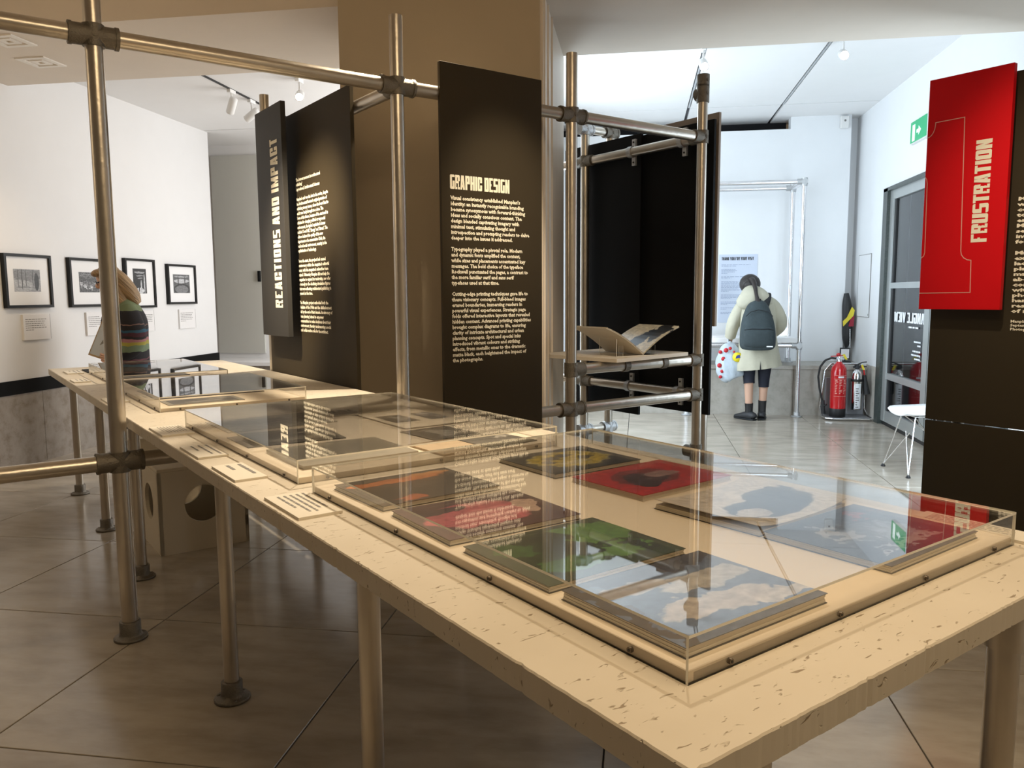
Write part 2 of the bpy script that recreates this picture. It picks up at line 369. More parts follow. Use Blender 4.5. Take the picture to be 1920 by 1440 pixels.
def block_text(text, h, asp=.56, gap=.06, T=None):
    """heavy condensed capitals built from blocks; h = cap height, asp = letter width / height"""
    mb = MB(); x = 0; w0 = h * asp
    rows = [.17, .25, .16, .25, .17]; cols = [.43, .14, .43]
    def P(pts): mb.poly([(x + a * w, b * h) for a, b in pts], T=T)
    for ch in text:
        w = w0 * GW.get(ch, 1)
        if ch in G3:
            y = h
            for r, rh in zip(G3[ch], rows):
                xx = x; i = 0
                while i < 3:
                    if r[i] == '#':
                        j = i; ww = 0
                        while j < 3 and r[j] == '#': ww += cols[j]; j += 1
                        c0 = sum(cols[:i])
                        xa, xb, ya, yb = x + c0 * w, x + (c0 + ww) * w, y - rh * h, y
                        q = .13 * w; rd = ch in 'CDGOPRSU'; ri = int(round((h - y) / h * 5)); top = y > h * .99; bot = y - rh * h < h * .01
                        tr_ = top and rd and j == 3 and ch not in 'U'; tl_ = top and rd and i == 0 and ch in 'COGS'; br_ = bot and rd and j == 3 and ch not in 'RP'; bl_ = bot and rd and i == 0 and ch in 'COGSU'
                        pl = [(xa + q, ya), ] if bl_ else [(xa, ya)]
                        pl += [(xb - q, ya), (xb, ya + q)] if br_ else [(xb, ya)]
                        pl += [(xb, yb - q), (xb - q, yb)] if tr_ else [(xb, yb)]
                        pl += [(xa + q, yb), (xa, yb - q)] if tl_ else [(xa, yb)]
                        if bl_: pl += [(xa, ya + q)]
                        if ch == 'R' and .40 < (yb / h) < .60: pl = [(xa, ya), (xb - .22 * w, ya), (xb - .16 * w, (ya + yb) / 2), (xb - .22 * w, yb), (xa, yb)]
                        mb.poly(pl, T=T)
                        i = j
                    else: i += 1
                y -= rh * h
        elif ch == 'I': P([(0, 0), (1, 0), (1, 1), (0, 1)])
        elif ch == 'T': P([(.27, 0), (.73, 0), (.73, .84), (.27, .84)]); P([(0, .83), (1, .83), (1, 1), (0, 1)])
        elif ch == 'A': P([(0, 0), (.40, 0), (.55, 1), (.2, 1)]); P([(.60, 0), (1, 0), (.8, 1), (.45, 1)]); P([(.3, .16), (.7, .16), (.66, .36), (.34, .36)])
        elif ch == 'N': P([(0, 0), (.40, 0), (.40, 1), (0, 1)]); P([(.60, 0), (1, 0), (1, 1), (.60, 1)]); P([(.38, .55), (.58, 0), (.62, 0), (.62, .45), (.42, 1), (.38, 1)])
        elif ch == 'M': P([(0, 0), (.32, 0), (.32, 1), (0, 1)]); P([(.68, 0), (1, 0), (1, 1), (.68, 1)]); P([(.30, 1), (.30, .6), (.46, 0), (.54, 0), (.70, .6), (.70, 1), (.5, .35)])
        elif ch == 'W': P([(0, 1), (.1, 0), (.42, 0), (.36, 1)]); P([(1, 1), (.9, 0), (.58, 0), (.64, 1)]); P([(.40, .9), (.60, .9), (.56, .1), (.44, .1)])
        elif ch == 'V': P([(0, 1), (.28, 0), (.56, 0), (.42, 1)]); P([(1, 1), (.72, 0), (.44, 0), (.58, 1)])
        elif ch == 'Y': P([(.28, 0), (.72, 0), (.72, .45), (.28, .45)]); P([(0, 1), (.28, .42), (.55, .42), (.42, 1)]); P([(1, 1), (.72, .42), (.45, .42), (.58, 1)])
        elif ch == 'K': P([(0, 0), (.42, 0), (.42, 1), (0, 1)]); P([(.40, .55), (.58, 1), (1, 1), (.70, .5)]); P([(.40, .45), (.70, .5), (1, 0), (.58, 0)])
        x += w + h * gap * (1 if ch != ' ' else 0)
    return mb, x
def line_bars(x0, y0, w, h, nlines, T, pitch=None, frac=1.0, seed=1, thick=.45):
    """rows of word-length strokes, print too small to read"""
    rnd = random.Random(seed); mb = MB(); pitch = pitch or h / nlines
    for k in range(nlines):
        y = y0 - k * pitch; x = x0; lim = x0 + w * (rnd.uniform(.8, 1) if k < nlines - 1 else rnd.uniform(.3, .7))
        while x < lim:
            ww = min(rnd.uniform(.05, .16) * w * frac, lim - x)
            mb.poly([(x, y - pitch * thick), (x + ww, y - pitch * thick), (x + ww, y), (x, y)], T=T); x += ww + .022 * w
    return mb

# =================================================================== STRUCTURE
XL, XR, YB = -4.774, 2.42, 9.45
# floor: stone tiles with open joints over a dark bed
bed = MB().box(XL - .1, -2.6, -.06, 6.2, 11, -.012)
floor = struct('floor', bed, M['groove'])
TX, TY = .9128, .9225
tm = mesh_of('tile', MB().bbox(.0025, .0025, -.012, TX - .0025, TY - .0025, 0, b=.002), M['floor'])
for i in range(-2, 8):
    for j in range(-2, 11):
        x = -3.735 - TX + i * TX + TX * 0; y = 1.935 - TY * 2 + j * TY
        if x > XR - .05 or x + TX < XL: continue
        if y > 9.0: continue
        o = obj('tile', tm, None, floor); o.location = (x, y, 0)
# left wall
wl = struct('wall_left', MB().box(XL - .25, -2.6, .0, XL, 8.43, 3.4), M['wall'])
for k in range(12):
    y0 = -2.6 + k * .92
    y1 = min(y0 + .916, 8.43)
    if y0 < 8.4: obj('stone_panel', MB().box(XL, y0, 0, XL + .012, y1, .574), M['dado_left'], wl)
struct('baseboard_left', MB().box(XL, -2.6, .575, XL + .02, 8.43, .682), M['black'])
# far left wall behind the bench with a flush off-white door
wb = struct('wall_back_left', MB().box(-6.5, 9.2, 0, -1.0, 9.4, 3.4), M['wall'])
door2 = struct('door_1', MB().box(-5.17, 9.17, .62, -4.56, 9.2, 3.02), M['white_panel'])
obj('door_handle', MB().box(-4.60, 9.13, 1.50, -4.575, 9.17, 1.63), M['black'], door2)
bench_l = struct('trim_1', MB().box(-6.5, 8.55, .52, -1.0, 9.2, .56), M['wall'])
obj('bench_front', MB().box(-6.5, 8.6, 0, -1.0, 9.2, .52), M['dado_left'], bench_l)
struct('wall_alcove_left', MB().box(-6.6, 8.43, 0, -6.5, 9.4, 3.4), M['wall'])
# hall back wall: bench of stone slabs, white board, dark slot on top
bk = struct('wall_back', MB().box(-1.0, YB, .545, 1.657, YB + .15, 3.14), M['wall_right'])
obj('wall_board', MB().box(1.657, YB, .545, 2.30, YB + .15, 3.35), M['wall_right'], bk)
struct('wall_slot', MB().box(-1.0, YB + .3, 3.0, 1.657, YB + .4, 3.4), M['dark'])
struct('wall_niche', MB().box(2.30, YB + .22, 0, XR + .1, YB + .3, 3.35), M['wall_right'])
bn = struct('trim_2', MB().box(-1.0, 8.90, 0, XR, 9.9, .50), M['groove'])
obj('bench_top', MB().bbox(-1.0, 8.86, .50, XR, 9.7, .545, b=.006), M['dado'], bn)
for k in range(4):
    x0 = -.99 + k * .9128 - .08 if k else -1.0
    x1 = -1.07 + (k + 1) * .9128 - .004
    obj('stone_panel', MB().box(x0, 8.88, 0, min(x1, XR), 8.90, .499), M['dado'], bn)
# right wall with glazed door opening y 6.45 .. 8.42, z 0 .. 2.31
wr = MB(); wr.box(XR, 8.53, 0, XR + .25, 9.75, 3.4); wr.box(XR, 5.6, 2.34, XR + .25, 8.53, 3.4); wr.box(XR, -2.6, 0, XR + .25, 5.6, 3.4)
wr = struct('wall_right', wr, M['wall_right'])
obj('stone_panel', MB().box(XR - .012, 8.53, 0, XR, 8.88, .56), M['dado'], wr)
gr = MB(); gr.box(XR - .015, 8.40, 0, XR + .2, 8.53, 2.34); gr.box(XR - .015, 5.6, 2.31, XR + .2, 8.53, 2.345); gr.box(XR - .015, 5.6, 0, XR + .2, 5.68, 2.34)
struct('trim_3', gr, M['granite'])
# access hatch
h = struct('hatch_1', MB().box(XR - .006, 8.90, 1.062, XR, 9.36, 1.725), M['wall_right'])
e = MB()
for a in ((8.895, 1.057, 8.90, 1.73), (9.36, 1.057, 9.365, 1.73), (8.895, 1.725, 9.365, 1.73), (8.895, 1.057, 9.365, 1.062)): e.box(XR - .007, a[0], a[1], XR, a[2], a[3])
obj('hatch_edge', e, M['print_grey'], h)
obj('latch', MB().box(XR - .012, 8.91, 1.075, XR - .006, 8.925, 1.095), M['chrome'], h)
# ceilings
cb = struct('ceiling', MB().box(-1.0, 5.5, 3.30, XR + .25, 9.9, 3.4), M['groove'])
for (x0, x1) in ((-1.0, .485), (.52, 1.445), (1.48, XR)):
    for (y0, y1) in ((5.56, 8.82), (8.84, 9.85)):
        obj('ceiling_panel', MB().box(x0, y0, 3.27, x1, y1, 3.30), M['ceiling'], cb)
for x in (.5025, 1.4625):
    obj('track_rail', MB().box(x - .008, 5.56, 3.268, x + .008, 8.8, 3.292), M['cast_bright'], cb)
cl = struct('ceiling_left', MB().box(XL - .25, 5.5, 3.16, -1.0, 9.4, 3.3), M['groove'])
for (x0, x1) in ((XL, -3.585), (-3.565, -1.0)):
    obj('ceiling_panel', MB().box(x0, 5.56, 3.143, x1, 8.33, 3.16), M['ceiling'], cl)
obj('ceiling_panel', MB().box(-6.5, 8.35, 3.143, -1.0, 9.2, 3.16), M['ceiling'], cl)
obj('track_rail', MB().box(-3.583, 5.6, 3.132, -3.567, 8.2, 3.15), M['rubber'], cl)
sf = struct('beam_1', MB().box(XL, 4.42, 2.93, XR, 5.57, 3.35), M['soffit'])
for (cx, cy) in ((-4.07, 5.06), (-3.93, 4.62)):
    v = MB()
    for r0, r1 in ((.11, .075), (.05, .02)):
        for a, b, c, d in ((-r0, -r0, r0, -r1), (-r0, r1, r0, r0), (-r0, -r1, -r1, r1), (r1, -r1, r0, r1)): v.box(cx + a, cy + b, 2.922, cx + c, cy + d, 2.93)
    obj('air_vent', v, M['vent'], sf)
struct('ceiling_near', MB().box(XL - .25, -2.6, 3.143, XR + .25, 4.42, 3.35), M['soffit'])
# column
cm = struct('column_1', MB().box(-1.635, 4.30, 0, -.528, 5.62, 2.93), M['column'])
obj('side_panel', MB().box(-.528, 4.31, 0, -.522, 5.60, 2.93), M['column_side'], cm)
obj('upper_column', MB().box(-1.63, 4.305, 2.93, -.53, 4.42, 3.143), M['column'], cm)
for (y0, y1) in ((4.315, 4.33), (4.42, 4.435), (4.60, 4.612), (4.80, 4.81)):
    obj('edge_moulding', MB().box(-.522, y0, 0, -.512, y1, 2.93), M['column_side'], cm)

# glazed double door ------------------------------------------------
dr = struct('door_2', MB().box(XR + .03, 5.68, 0, XR + .09, 8.40, .035), M['rubber'])
def leaf(y0, y1, par):
    zs = [(.04, .15), (.465, .527), (1.36, 1.415), (2.22, 2.31)]
    f = MB()
    for z0, z1 in zs: f.box(XR + .02, y0, z0, XR + .07, y1, z1)
    f.box(XR + .015, y1 - .10, .04, XR + .075, y1, 2.31); f.box(XR + .015, y0, .04, XR + .075, y0 + .12, 2.31)
    lf = obj('door_leaf', f, M['alu'], par)
    for (z0, z1) in ((.15, .465), (.527, 1.36), (1.415, 2.22)):
        b = MB()
        for a, c in ((y1 - .15, y1 - .10), (y0 + .12, y0 + .14)): b.box(XR + .03, a, z0, XR + .06, c, z1)
        obj('glazing_bead', b, M['rubber'], lf)
        obj('pane', MB().box(XR + .042, y0 + .13, z0, XR + .048, y1 - .14, z1), M['glass'], lf)
    return lf
lf = leaf(7.19, 8.40, dr)
leaf(5.86, 7.17, dr)
# mirrored lettering on the glass, read from outside
TM = frame_T((XR + .036, 8.21, 1.045), (0, 1, 0), (0, 0, 1)) 
tb, tw = block_text('WIDE-ANGLE VIEW', .095, asp=.62, gap=.05)
k = 1.22 / tw
TG = Matrix.Translation((XR + .036, 8.19 - 1.22, 1.04)) @ Matrix(((0, 0, 1, 0), (k, 0, 0, 0), (0, 1, 0, 0), (0, 0, 0, 1)))
tb, tw = block_text('WIDE-ANGLE VIEW', .095, asp=.62, gap=.05, T=TG)
obj('lettering', tb, M['print_white'], lf)
for (yy, zz, w, n, s) in ((7.50, 1.01, .68, 1, 3), (7.42, .885, .21, 2, 4), (7.42, .80, .36, 1, 5), (7.42, .765, .24, 2, 6)):
    T = frame_T((XR + .036, yy, zz), (0, 1, 0), (0, 0, 1))
    obj('small_lettering', line_bars(0, 0, w, .03 * n, n, T, seed=s, pitch=.033), M['print_white'], lf)
# lobby beyond the door
struct('wall_lobby', MB().box(4.3, 4.5, 0, 4.4, 10, 3.2).box(XR + .25, 9.9, 0, 4.4, 10, 3.2).box(XR + .25, 4.4, 0, 4.4, 4.5, 3.2).box(XR + .25, 4.4, 3.15, 4.4, 10, 3.25), M['ext_wall'])
t = thing('reception_desk', 'low dark brown desk seen through the glass door', 'desk', (3.5, 7.3, 0))
obj('desk_front', MB().bbox(-.25, -1.3, 0, .25, 1.3, .62, b=.01), M['desk'], t)
obj('desk_top', MB().bbox(-.3, -1.35, .62, .3, 1.35, .66, b=.01), M['desk'], t)

# =================================================================== TABLE
TZ = .85
TS = .9038   # plan module of the table layout in metres
tb = thing('display_table', 'long cream plaster-topped display table on tubular metal legs', 'table', fab(.49, .5725, 0), PI / 4)
def slab():
    """slab with a slightly uneven, chipped edge"""
    rnd = random.Random(3); L, Wd = 5.55, 1.1225; mb = MB(); pts = []
    def side(p, q, n):
        for i in range(n):
            t = i / n; x = p[0] + (q[0] - p[0]) * t; y = p[1] + (q[1] - p[1]) * t
            dx, dy = q[1] - p[1], -(q[0] - p[0]); l = math.hypot(dx, dy); j = -abs(rnd.gauss(0, .0005)) - (.0022 if rnd.random() < .04 else 0)
            if i == 0: j = 0
            pts.append((x + dx / l * j, y + dy / l * j))
    side((0, 0), (Wd, 0), 150); side((Wd, 0), (Wd, L), 60); side((Wd, L), (0, L), 20); side((0, L), (0, 0), 600)
    n = len(pts)
    lo = [(a, b, TZ - .038) for a, b in pts]; mid = [(a, b, TZ - .0025) for a, b in pts]
    cx, cy = Wd / 2, L / 2
    tp = [(a + (.002 if a < cx else -.002), b + (.002 if b < cy else -.002), TZ) for a, b in pts]
    vs = lo + mid + tp
    fs = [list(range(n))[::-1], list(range(2 * n, 3 * n))] + [(i, (i + 1) % n, n + (i + 1) % n, n + i) for i in range(n)] + [(n + i, n + (i + 1) % n, 2 * n + (i + 1) % n, 2 * n + i) for i in range(n)]
    return mb.add(vs, fs)
obj('table_top', slab(), M['table'], tb)
def flange(mb, x, y, r=.058, rs=.034, hs=.062, z=0):
    mb.lathe([(r - .004, 0), (r, .002), (r, .008), (r - .003, .011), (rs + .006, .013), (rs + .002, .018), (rs, .024), (rs, hs), (rs - .003, hs + .003), (.02, hs + .003)], (x, y, z))
legm = None; flm = None
for a in (.525, 1.49, 2.55, 3.96, 4.92, 5.95):
    for b in ((.70, 1.57) if a != .525 else (.70, 1.362)):
        if legm is None:
            legm = mesh_of('leg', MB().tube((0, 0, .03), (0, 0, TZ - .038), .0242, n=20).tube((0, 0, TZ - .10), (0, 0, TZ - .039), .030, n=20), M['steel'])
            fm = MB(); flange(fm, 0, 0); 
            for q in range(3):
                an = q * 2.1 + .4; fm.lathe([(.006, .011), (.006, .014), (.003, .015)], (.046 * math.cos(an), .046 * math.sin(an), 0), n=8)
            flm = mesh_of('floor_flange', fm, M['cast'])
        l = obj('leg', legm, None, tb); l.location = (b - .5725, a - .49, 0)
        f = obj('floor_flange', flm, None, l)

# =================================================================== SCAFFOLD FRAME
RT = .0302
def upright(name, a, b, z1, root, o0, flg=True, mt='steel'):
    """o0 = (A, B) of the root"""
    x, y = b - o0[1], a - o0[0]
    p = obj(name, MB().tube((x, y, .02), (x, y, z1), RT, n=24, cap=False).tube((x, y, .02), (x, y, z1 - .05), RT * .8, n=16), M[mt], root)
    if flg: f = MB(); flange(f, x, y, .062, .039, .07); obj('floor_flange', f, M['cast'], p)
    return p
def rail(a0, b0, a1, b1, z, root, o0, mt='steel', r=RT, name='rail'):
    return obj(name, MB().tube((b0 - o0[1], a0 - o0[0], z), (b1 - o0[1], a1 - o0[0], z), r, n=24), M[mt], root)
def coupler(a, b, z, root, o0, dirs='B', mt='cast', L=.082, up=.038):
    x, y = b - o0[1], a - o0[0]; m_ = MB()
    R = .0375
    m_.tube((x, y, z - up), (x, y, z + up), R, n=24)
    if 'B' in dirs: m_.tube((x - L, y, z), (x + L, y, z), R, n=24)
    if 'b' in dirs: m_.tube((x, y, z), (x + L, y, z), R, n=24)
    if 'c' in dirs: m_.tube((x - L, y, z), (x, y, z), R, n=24)
    if 'A' in dirs: m_.tube((x, y - L * .2, z), (x, y + L, z), R, n=24)
    if 'a' in dirs: m_.tube((x, y - L, z), (x, y, z), R, n=24)
    for s in (-1, 1):
        if 'B' in dirs: m_.tube((x + s * (L - .012), y, z), (x + s * L, y, z), R + .003, n=24)
    m_.tube((x, y - R - .003, z), (x, y, z), .010, n=10); m_.tube((x, y - R - .004, z), (x, y, z), .005, n=6)
    return obj('coupler', m_, M[mt], root)
o0 = (3.263, .523)
fr = thing('scaffold_frame', 'tall steel tube scaffold frame crossing under the long table', 'frame', fab(3.263, .523, 0), PI / 4)
P = [(.523, 2.75), (1.738, 2.553), (2.76, 2.562), (3.78, 2.50)]
for b, z in P: upright('upright', 3.263, b, z, fr, o0)
for z in (2.25, .70):
    for b0, b1 in ((-1.6, .523), (.523, 1.738), (1.738, 2.76), (2.76, 3.78)): rail(3.263, b0, 3.263, b1, z, fr, o0)
    for b, d in ((.523, 'B'), (1.738, 'BA' if z > 1 else 'B'), (2.76, 'B'), (3.78, 'cA')): coupler(3.263, b, z, fr, o0, d)
upright('upright', 3.263, -1.6, 2.75, fr, o0)
coupler(3.263, -1.6, 2.25, fr, o0); coupler(3.263, -1.6, .70, fr, o0)
# top fitting of the far right upright
coupler(3.263, 3.78, 2.50, fr, o0, 'A', up=.05, L=.045); coupler(3.263, 3.78, 2.575, fr, o0, '', up=.035)
coupler(3.263, 3.78, .337, fr, o0, 'A', up=.05)
# shelf rail
rail(3.263, 2.76, 3.263, 3.78, .915, fr, o0); coupler(3.263, 2.76, .915, fr, o0, 'b'); coupler(3.263, 3.78, .915, fr, o0, 'c')
for b in (3.16, 3.47):
    obj('clip', MB().tube((b - .02 - o0[1], 0, .915), (b + .02 - o0[1], 0, .915), .036, n=20), M['cast'], fr)
# depth rails B = 3.78 and text panel crosspiece B = 1.738
for z in (2.25, .70):
    rail(3.263, 3.78, 4.9, 3.78, z, fr, o0)
    coupler(4.315, 3.775, z, fr, o0, 'Aa')
    for a in (3.42, 3.86):
        x, y = 3.78 - o0[1], a - o0[0]
        b_ = MB().tube((x, y - .018, z), (x, y + .018, z), .037, n=20).box(x + .02, y - .016, z - .085, x + .035, y + .016, z + .085)
        b_.tube((x + .015, y, z + .065), (x + .022, y, z + .065), .006, n=8, mi=1).tube((x + .015, y, z - .065), (x + .022, y, z - .065), .006, n=8, mi=1)
        obj('panel_bracket', b_, [M['cast_bright'], M['print_black']], fr)
rail(3.263, 1.754, 5.0, 1.754, 2.25, fr, o0)
rail(3.263, 1.754, 5.0, 1.754, .55, fr, o0)
coupler(3.263, 1.738, .55, fr, o0, 'A')
upright('upright', 5.0, 1.738, 2.56, fr, o0); coupler(5.0, 1.738, 2.25, fr, o0, 'a'); coupler(5.0, 1.738, .55, fr, o0, 'a')
upright('upright', 4.315, 3.775, 2.50, fr, o0)
# second row of tube joined behind the black panels
upright('upright', 4.31, 4.01, 2.50, fr, o0); coupler(4.31, 4.01, .337, fr, o0, 'B', mt='cast_bright', L=.06); coupler(4.315, 3.775, .337, fr, o0, 'B', mt='cast_bright', L=.06)
coupler(4.31, 4.01, 2.47, fr, o0, 'B', L=.06); coupler(4.315, 3.775, 2.47, fr, o0, 'B', L=.06, mt='cast_bright')
rail(4.31, 3.775, 4.31, 4.01, 2.47, fr, o0, r=.028); rail(4.31, 3.775, 4.31, 4.01, .337, fr, o0, r=.028)
rail(4.31, 4.01, 3.41, 4.01, 2.47 - .22, fr, o0, r=.028)
upright('upright', 3.41, 4.01, 2.3, fr, o0)


# =================================================================== PANELS
def TB(b0, aL, z=0, out=0):   # panel facing -B; u runs towards -A
    return frame_T(fab(aL, b0 - out, z), (S2, -S2, 0), (0, 0, 1))
def TA(a0, bL, z=0, out=0):   # panel facing -A; u runs towards +B
    return frame_T(fab(a0 - out, bL, z), (S2, S2, 0), (0, 0, 1))
def panel(name, label, T, w, z0, z1, mt, th=.02, cat='panel', edge=None):
    t = thing(name, label, cat, T.to_translation())
    Ti = Matrix.Translation(-T.to_translation()) @ T
    obj('board', MB().bbox(0, z0, -th, w, z1, 0, b=.0015, T=Ti), mt, t)
    return t, Ti
REACT = ["‘The bravest moment is architectural\npublishing’\nReproduced, Architectural Sciences",
"Manplan’s end was the last in the series, despite\nthe Architectural Review’s original promise of\npublishing twenty issues, when the board had to\nend it was finally brought to a close. The\nTown of the future, because of the cost and its\ncriticism for changing political or any social\nenvironment, the typical capitalism’s issues\nincluded ‘Local Hill’, ‘Energy’ and ‘Street’. The\neditors declared the quality of the new\ndepartment as the conservative Civils, the\nlocal and social environment, security in the\nsophistication of technology.",
"From the start, the project had caused\ncontroversy within the magazine’s editorial\nteam, with the magazine’s subscriber base\nmixed. Ultimately Manplan did not help the\nmagazine to expand its readership, nor offer\na remedy to the declining circulation figures\nthat were affecting architectural publishing in\ngeneral at the time.",
"The Manplan project embodied both the\nidealism of the 1960s and the disillusionment\nfelt by the end of that decade. Its advocacy of\n‘man planning’ aimed to empower\ncommunities to make decisions about their\nenvironment, thereby underscoring a social\nand collaborative role for the architect."]
GD = ["Visual consistency established Manplan’s\nidentity: an instantly recognisable branding\nbecame synonymous with forward-thinking\nideas and socially conscious content. The\ndesign blended captivating imagery with\nminimal text, stimulating thought and\nintrospection and prompting readers to delve\ndeeper into the issues it addressed.",
"Typography played a pivotal role. Modern\nand dynamic fonts amplified the content,\nwhile sizes and placements accentuated key\nmessages. The bold choice of the typeface\nRockwell punctuated the pages, a contrast to\nthe more familiar serif and sans serif\ntypefaces used at that time.",
"Cutting-edge printing techniques gave life to\nthese visionary concepts. Full-bleed images\nerased boundaries, immersing readers in\npowerful visual experiences. Strategic page\nfolds offered interactive layouts that revealed\nhidden content. Advanced printing capabilities\nbrought complex diagrams to life, ensuring\nclarity of intricate architectural and urban\nplanning concepts. Spot and special inks\nintroduced vibrant colours and striking\neffects, from metallic ones to the dramatic\nmatte black, each heightened the impact of\nthe photographs."]
def para(body, x, ztop, pitch, width, T, par, m_, bold=.0011):
    """paragraph whose longest line is `width` wide; ztop = top of the first line"""
    me = textmesh(body, pitch * .93, T=None, bold=bold, line=1 / .93, res=1)
    xm = max(v.co.x for v in me.vertices); k = width / xm
    for v in me.vertices: v.co = T @ Vector((x + v.co.x * k, ztop - pitch * .78 + v.co.y, 0))
    me.materials.clear(); me.materials.append(m_)
    return obj('paragraph', me, None, par)
# graphic design panel
T = TA(3.222, 1.937)
p, Ti = panel('text_panel', 'black text panel headed GRAPHIC DESIGN beside the beige column', T, .592, .60, 2.385, M['panelblack'])
Tt = Ti @ Matrix.Translation((0, 0, .0015))
hb, hw = block_text('GRAPHIC DESIGN', .066, asp=.46, gap=.05)
k = .345 / hw
hb, hw = block_text('GRAPHIC DESIGN', .066, asp=.46, gap=.05, T=Tt @ Matrix.Translation((.046, 1.815, 0)) @ Matrix.Diagonal((k, 1, 1, 1)))
obj('heading', hb, M['print_cream'], p)
para(GD[0], .048, 1.787, .0264, .462, Tt, p, M['print_cream'])
para(GD[1], .048, 1.787 - .0264 * 9, .0264, .452, Tt, p, M['print_cream'])
para(GD[2], .048, 1.787 - .0264 * 17, .0264, .470, Tt, p, M['print_cream'])
# reactions text panel + title panel
BT = 1.703
T = TB(BT, 4.95)
p, Ti = panel('text_panel', 'brown-lit black panel of small cream text by the column', T, 4.95 - 3.685, .58, 2.345, M['panelblack'])
Tt = Ti @ Matrix.Translation((0, 0, .0015))
x0 = 4.95 - 4.432; pit = .0262
para(REACT[0], x0, 1.985, pit, .355, Tt, p, M['print_cream'])
para(REACT[1], x0, 1.985 - pit * 4.1, pit, .455, Tt, p, M['print_cream'])
para(REACT[2], x0, 1.985 - pit * 17.3, pit, .455, Tt, p, M['print_cream'])
para(REACT[3], x0, 1.985 - pit * 26.3, pit, .460, Tt, p, M['print_cream'])
T = TB(1.60, 4.78)
p, Ti = panel('title_panel', 'narrow charcoal panel lettered REACTIONS AND IMPACT upright', T, .425, 1.09, 2.385, M['panelgrey'], th=.028)
for z in (1.3, 2.2): obj('spacer', MB().box(.10, z, -.068, .32, z + .03, -.028, T=Ti), M['rubber'], p)
hb, hw = block_text('REACTIONS AND IMPACT', .118, asp=.36, gap=.07)
k = .955 / hw
Tv = Ti @ Matrix.Translation((.355, 1.255, .0015)) @ Matrix.Rotation(PI / 2, 4, 'Z') @ Matrix.Diagonal((k, 1, 1, 1))
hb, hw = block_text('REACTIONS AND IMPACT', .118, asp=.36, gap=.07, T=Tv)
obj('heading', hb, M['print_cream'], p)
# frustration panels
BR, KR = 4.30, 4.30 / 3.68
BX, KX = 4.40, 4.40 / 3.78
zr = lambda z: 1.32 + (z - 1.32) * KR
zx = lambda z: 1.32 + (z - 1.32) * KX
T = TB(BX, 1.861 * KX)
p, Ti = panel('text_panel', 'tall black text panel behind the red title panel', T, 1.16, zx(.722), zx(2.25), M['panelblack'])
obj('lower_board', MB().bbox(0, .02, -.02, 1.16, zx(.722) - .006, 0, b=.0015, T=Ti), M['panelblack'], p)
Tt = Ti @ Matrix.Translation((0, 0, .0015))
FR = ["Manplan opens\nwith a study of\ncommuters and\ntown planners’\nerrors of scale.\nManplan asks\nsearching and\nintense questions\nfollowed by more.", "Manplan was an\nexpression of the\nlack of coherent\nplanning. The\nmagazine wrote\nabout life in a\ncommon town,\nwith 35mm\nphotographs by\nhand held camera.\nresulting in views\nof modern life."]
pf = .0226 * KX
para(FR[0], .345 * KX, zx(1.725), pf, .30 * KX, Tt, p, M['print_cream'])
para(FR[1], .345 * KX, zx(1.725) - pf * 10.1, pf, .31 * KX, Tt, p, M['print_cream'])
para("Manplan 1: Frustration\nSeptember 1969\nPhotographs", .345 * KX, zx(1.725) - pf * 23.2, .017 * KX, .19 * KX, Tt, p, M['print_cream'], bold=.0006)
T = TB(BR, 1.868 * KR)
p, Ti = panel('title_panel', 'bright red panel lettered FRUSTRATION with outlined numeral 1', T, .346 * KR, zr(1.243), zr(2.263), M['panelred'], th=.03)
for z in (1.4, 2.1): obj('spacer', MB().box(.08, z, -.08, .26, z + .03, -.03, T=Ti), M['rubber'], p)
hb, hw = block_text('FRUSTRATION', .065 * KR, asp=.53, gap=.045)
k = .437 * KR / hw
Tv = Ti @ Matrix.Translation((.278 * KR, zr(1.535), .0015)) @ Matrix.Rotation(PI / 2, 4, 'Z') @ Matrix.Diagonal((k, 1, 1, 1))
hb, hw = block_text('FRUSTRATION', .065 * KR, asp=.53, gap=.045, T=Tv)
obj('heading', hb, M['print_cream'], p)
def stroke(pts, w, T):
    mb = MB()
    for a, b in zip(pts[:-1], pts[1:]):
        d = Vector((b[0] - a[0], b[1] - a[1])); d.normalize(); n = Vector((-d.y, d.x)) * w / 2; e = d * w * .4
        mb.poly([(a[0] - e.x - n.x, a[1] - e.y - n.y), (b[0] + e.x - n.x, b[1] + e.y - n.y), (b[0] + e.x + n.x, b[1] + e.y + n.y), (a[0] - e.x + n.x, a[1] - e.y + n.y)], T=T)
    return mb
U = lambda a: 1.868 - a
out = [(.035 * math.sin(t), 2.012 + .055 * (1 - math.cos(t))) for t in (0, .3, .6, .9, 1.2, PI / 2)]
out += [(.035, 2.074), (.159, 2.076), (.174, 1.500)] + [(.174 + .045 * (1 - math.cos(t)), 1.500 - .042 * math.sin(t)) for t in (.4, .8, 1.2, PI / 2)] + [(.223, 1.318), (.002, 1.316)]
Ts = Ti @ Matrix.Translation((0, 0, .0015))
fz = lambda L_: [(a * KR, zr(b)) for a, b in L_]
obj('numeral_outline', stroke(fz(out), .0038, Ts), M['print_pink'], p)
inner = [(.002, 1.838), (.008, 1.828), (.011, 1.81), (.016, 1.50), (.012, 1.485), (.002, 1.477)]
obj('numeral_inner', stroke(fz(inner), .0038, Ts), M['print_pink'], p)
f2 = thing('scaffold_frame', 'steel tube frame carrying the red and black panels at right', 'frame', fab(2.0, 4.46, 0), PI / 4)
for a in (2.02, 1.12): upright('upright', a, 4.46, 2.25, f2, (2.0, 4.46))
for z in (2.05, .45):
    rail(2.02, 4.46, 1.12, 4.46, z, f2, (2.0, 4.46)); coupler(2.02, 4.46, z, f2, (2.0, 4.46), 'a'); coupler(1.12, 4.46, z, f2, (2.0, 4.46), 'A')
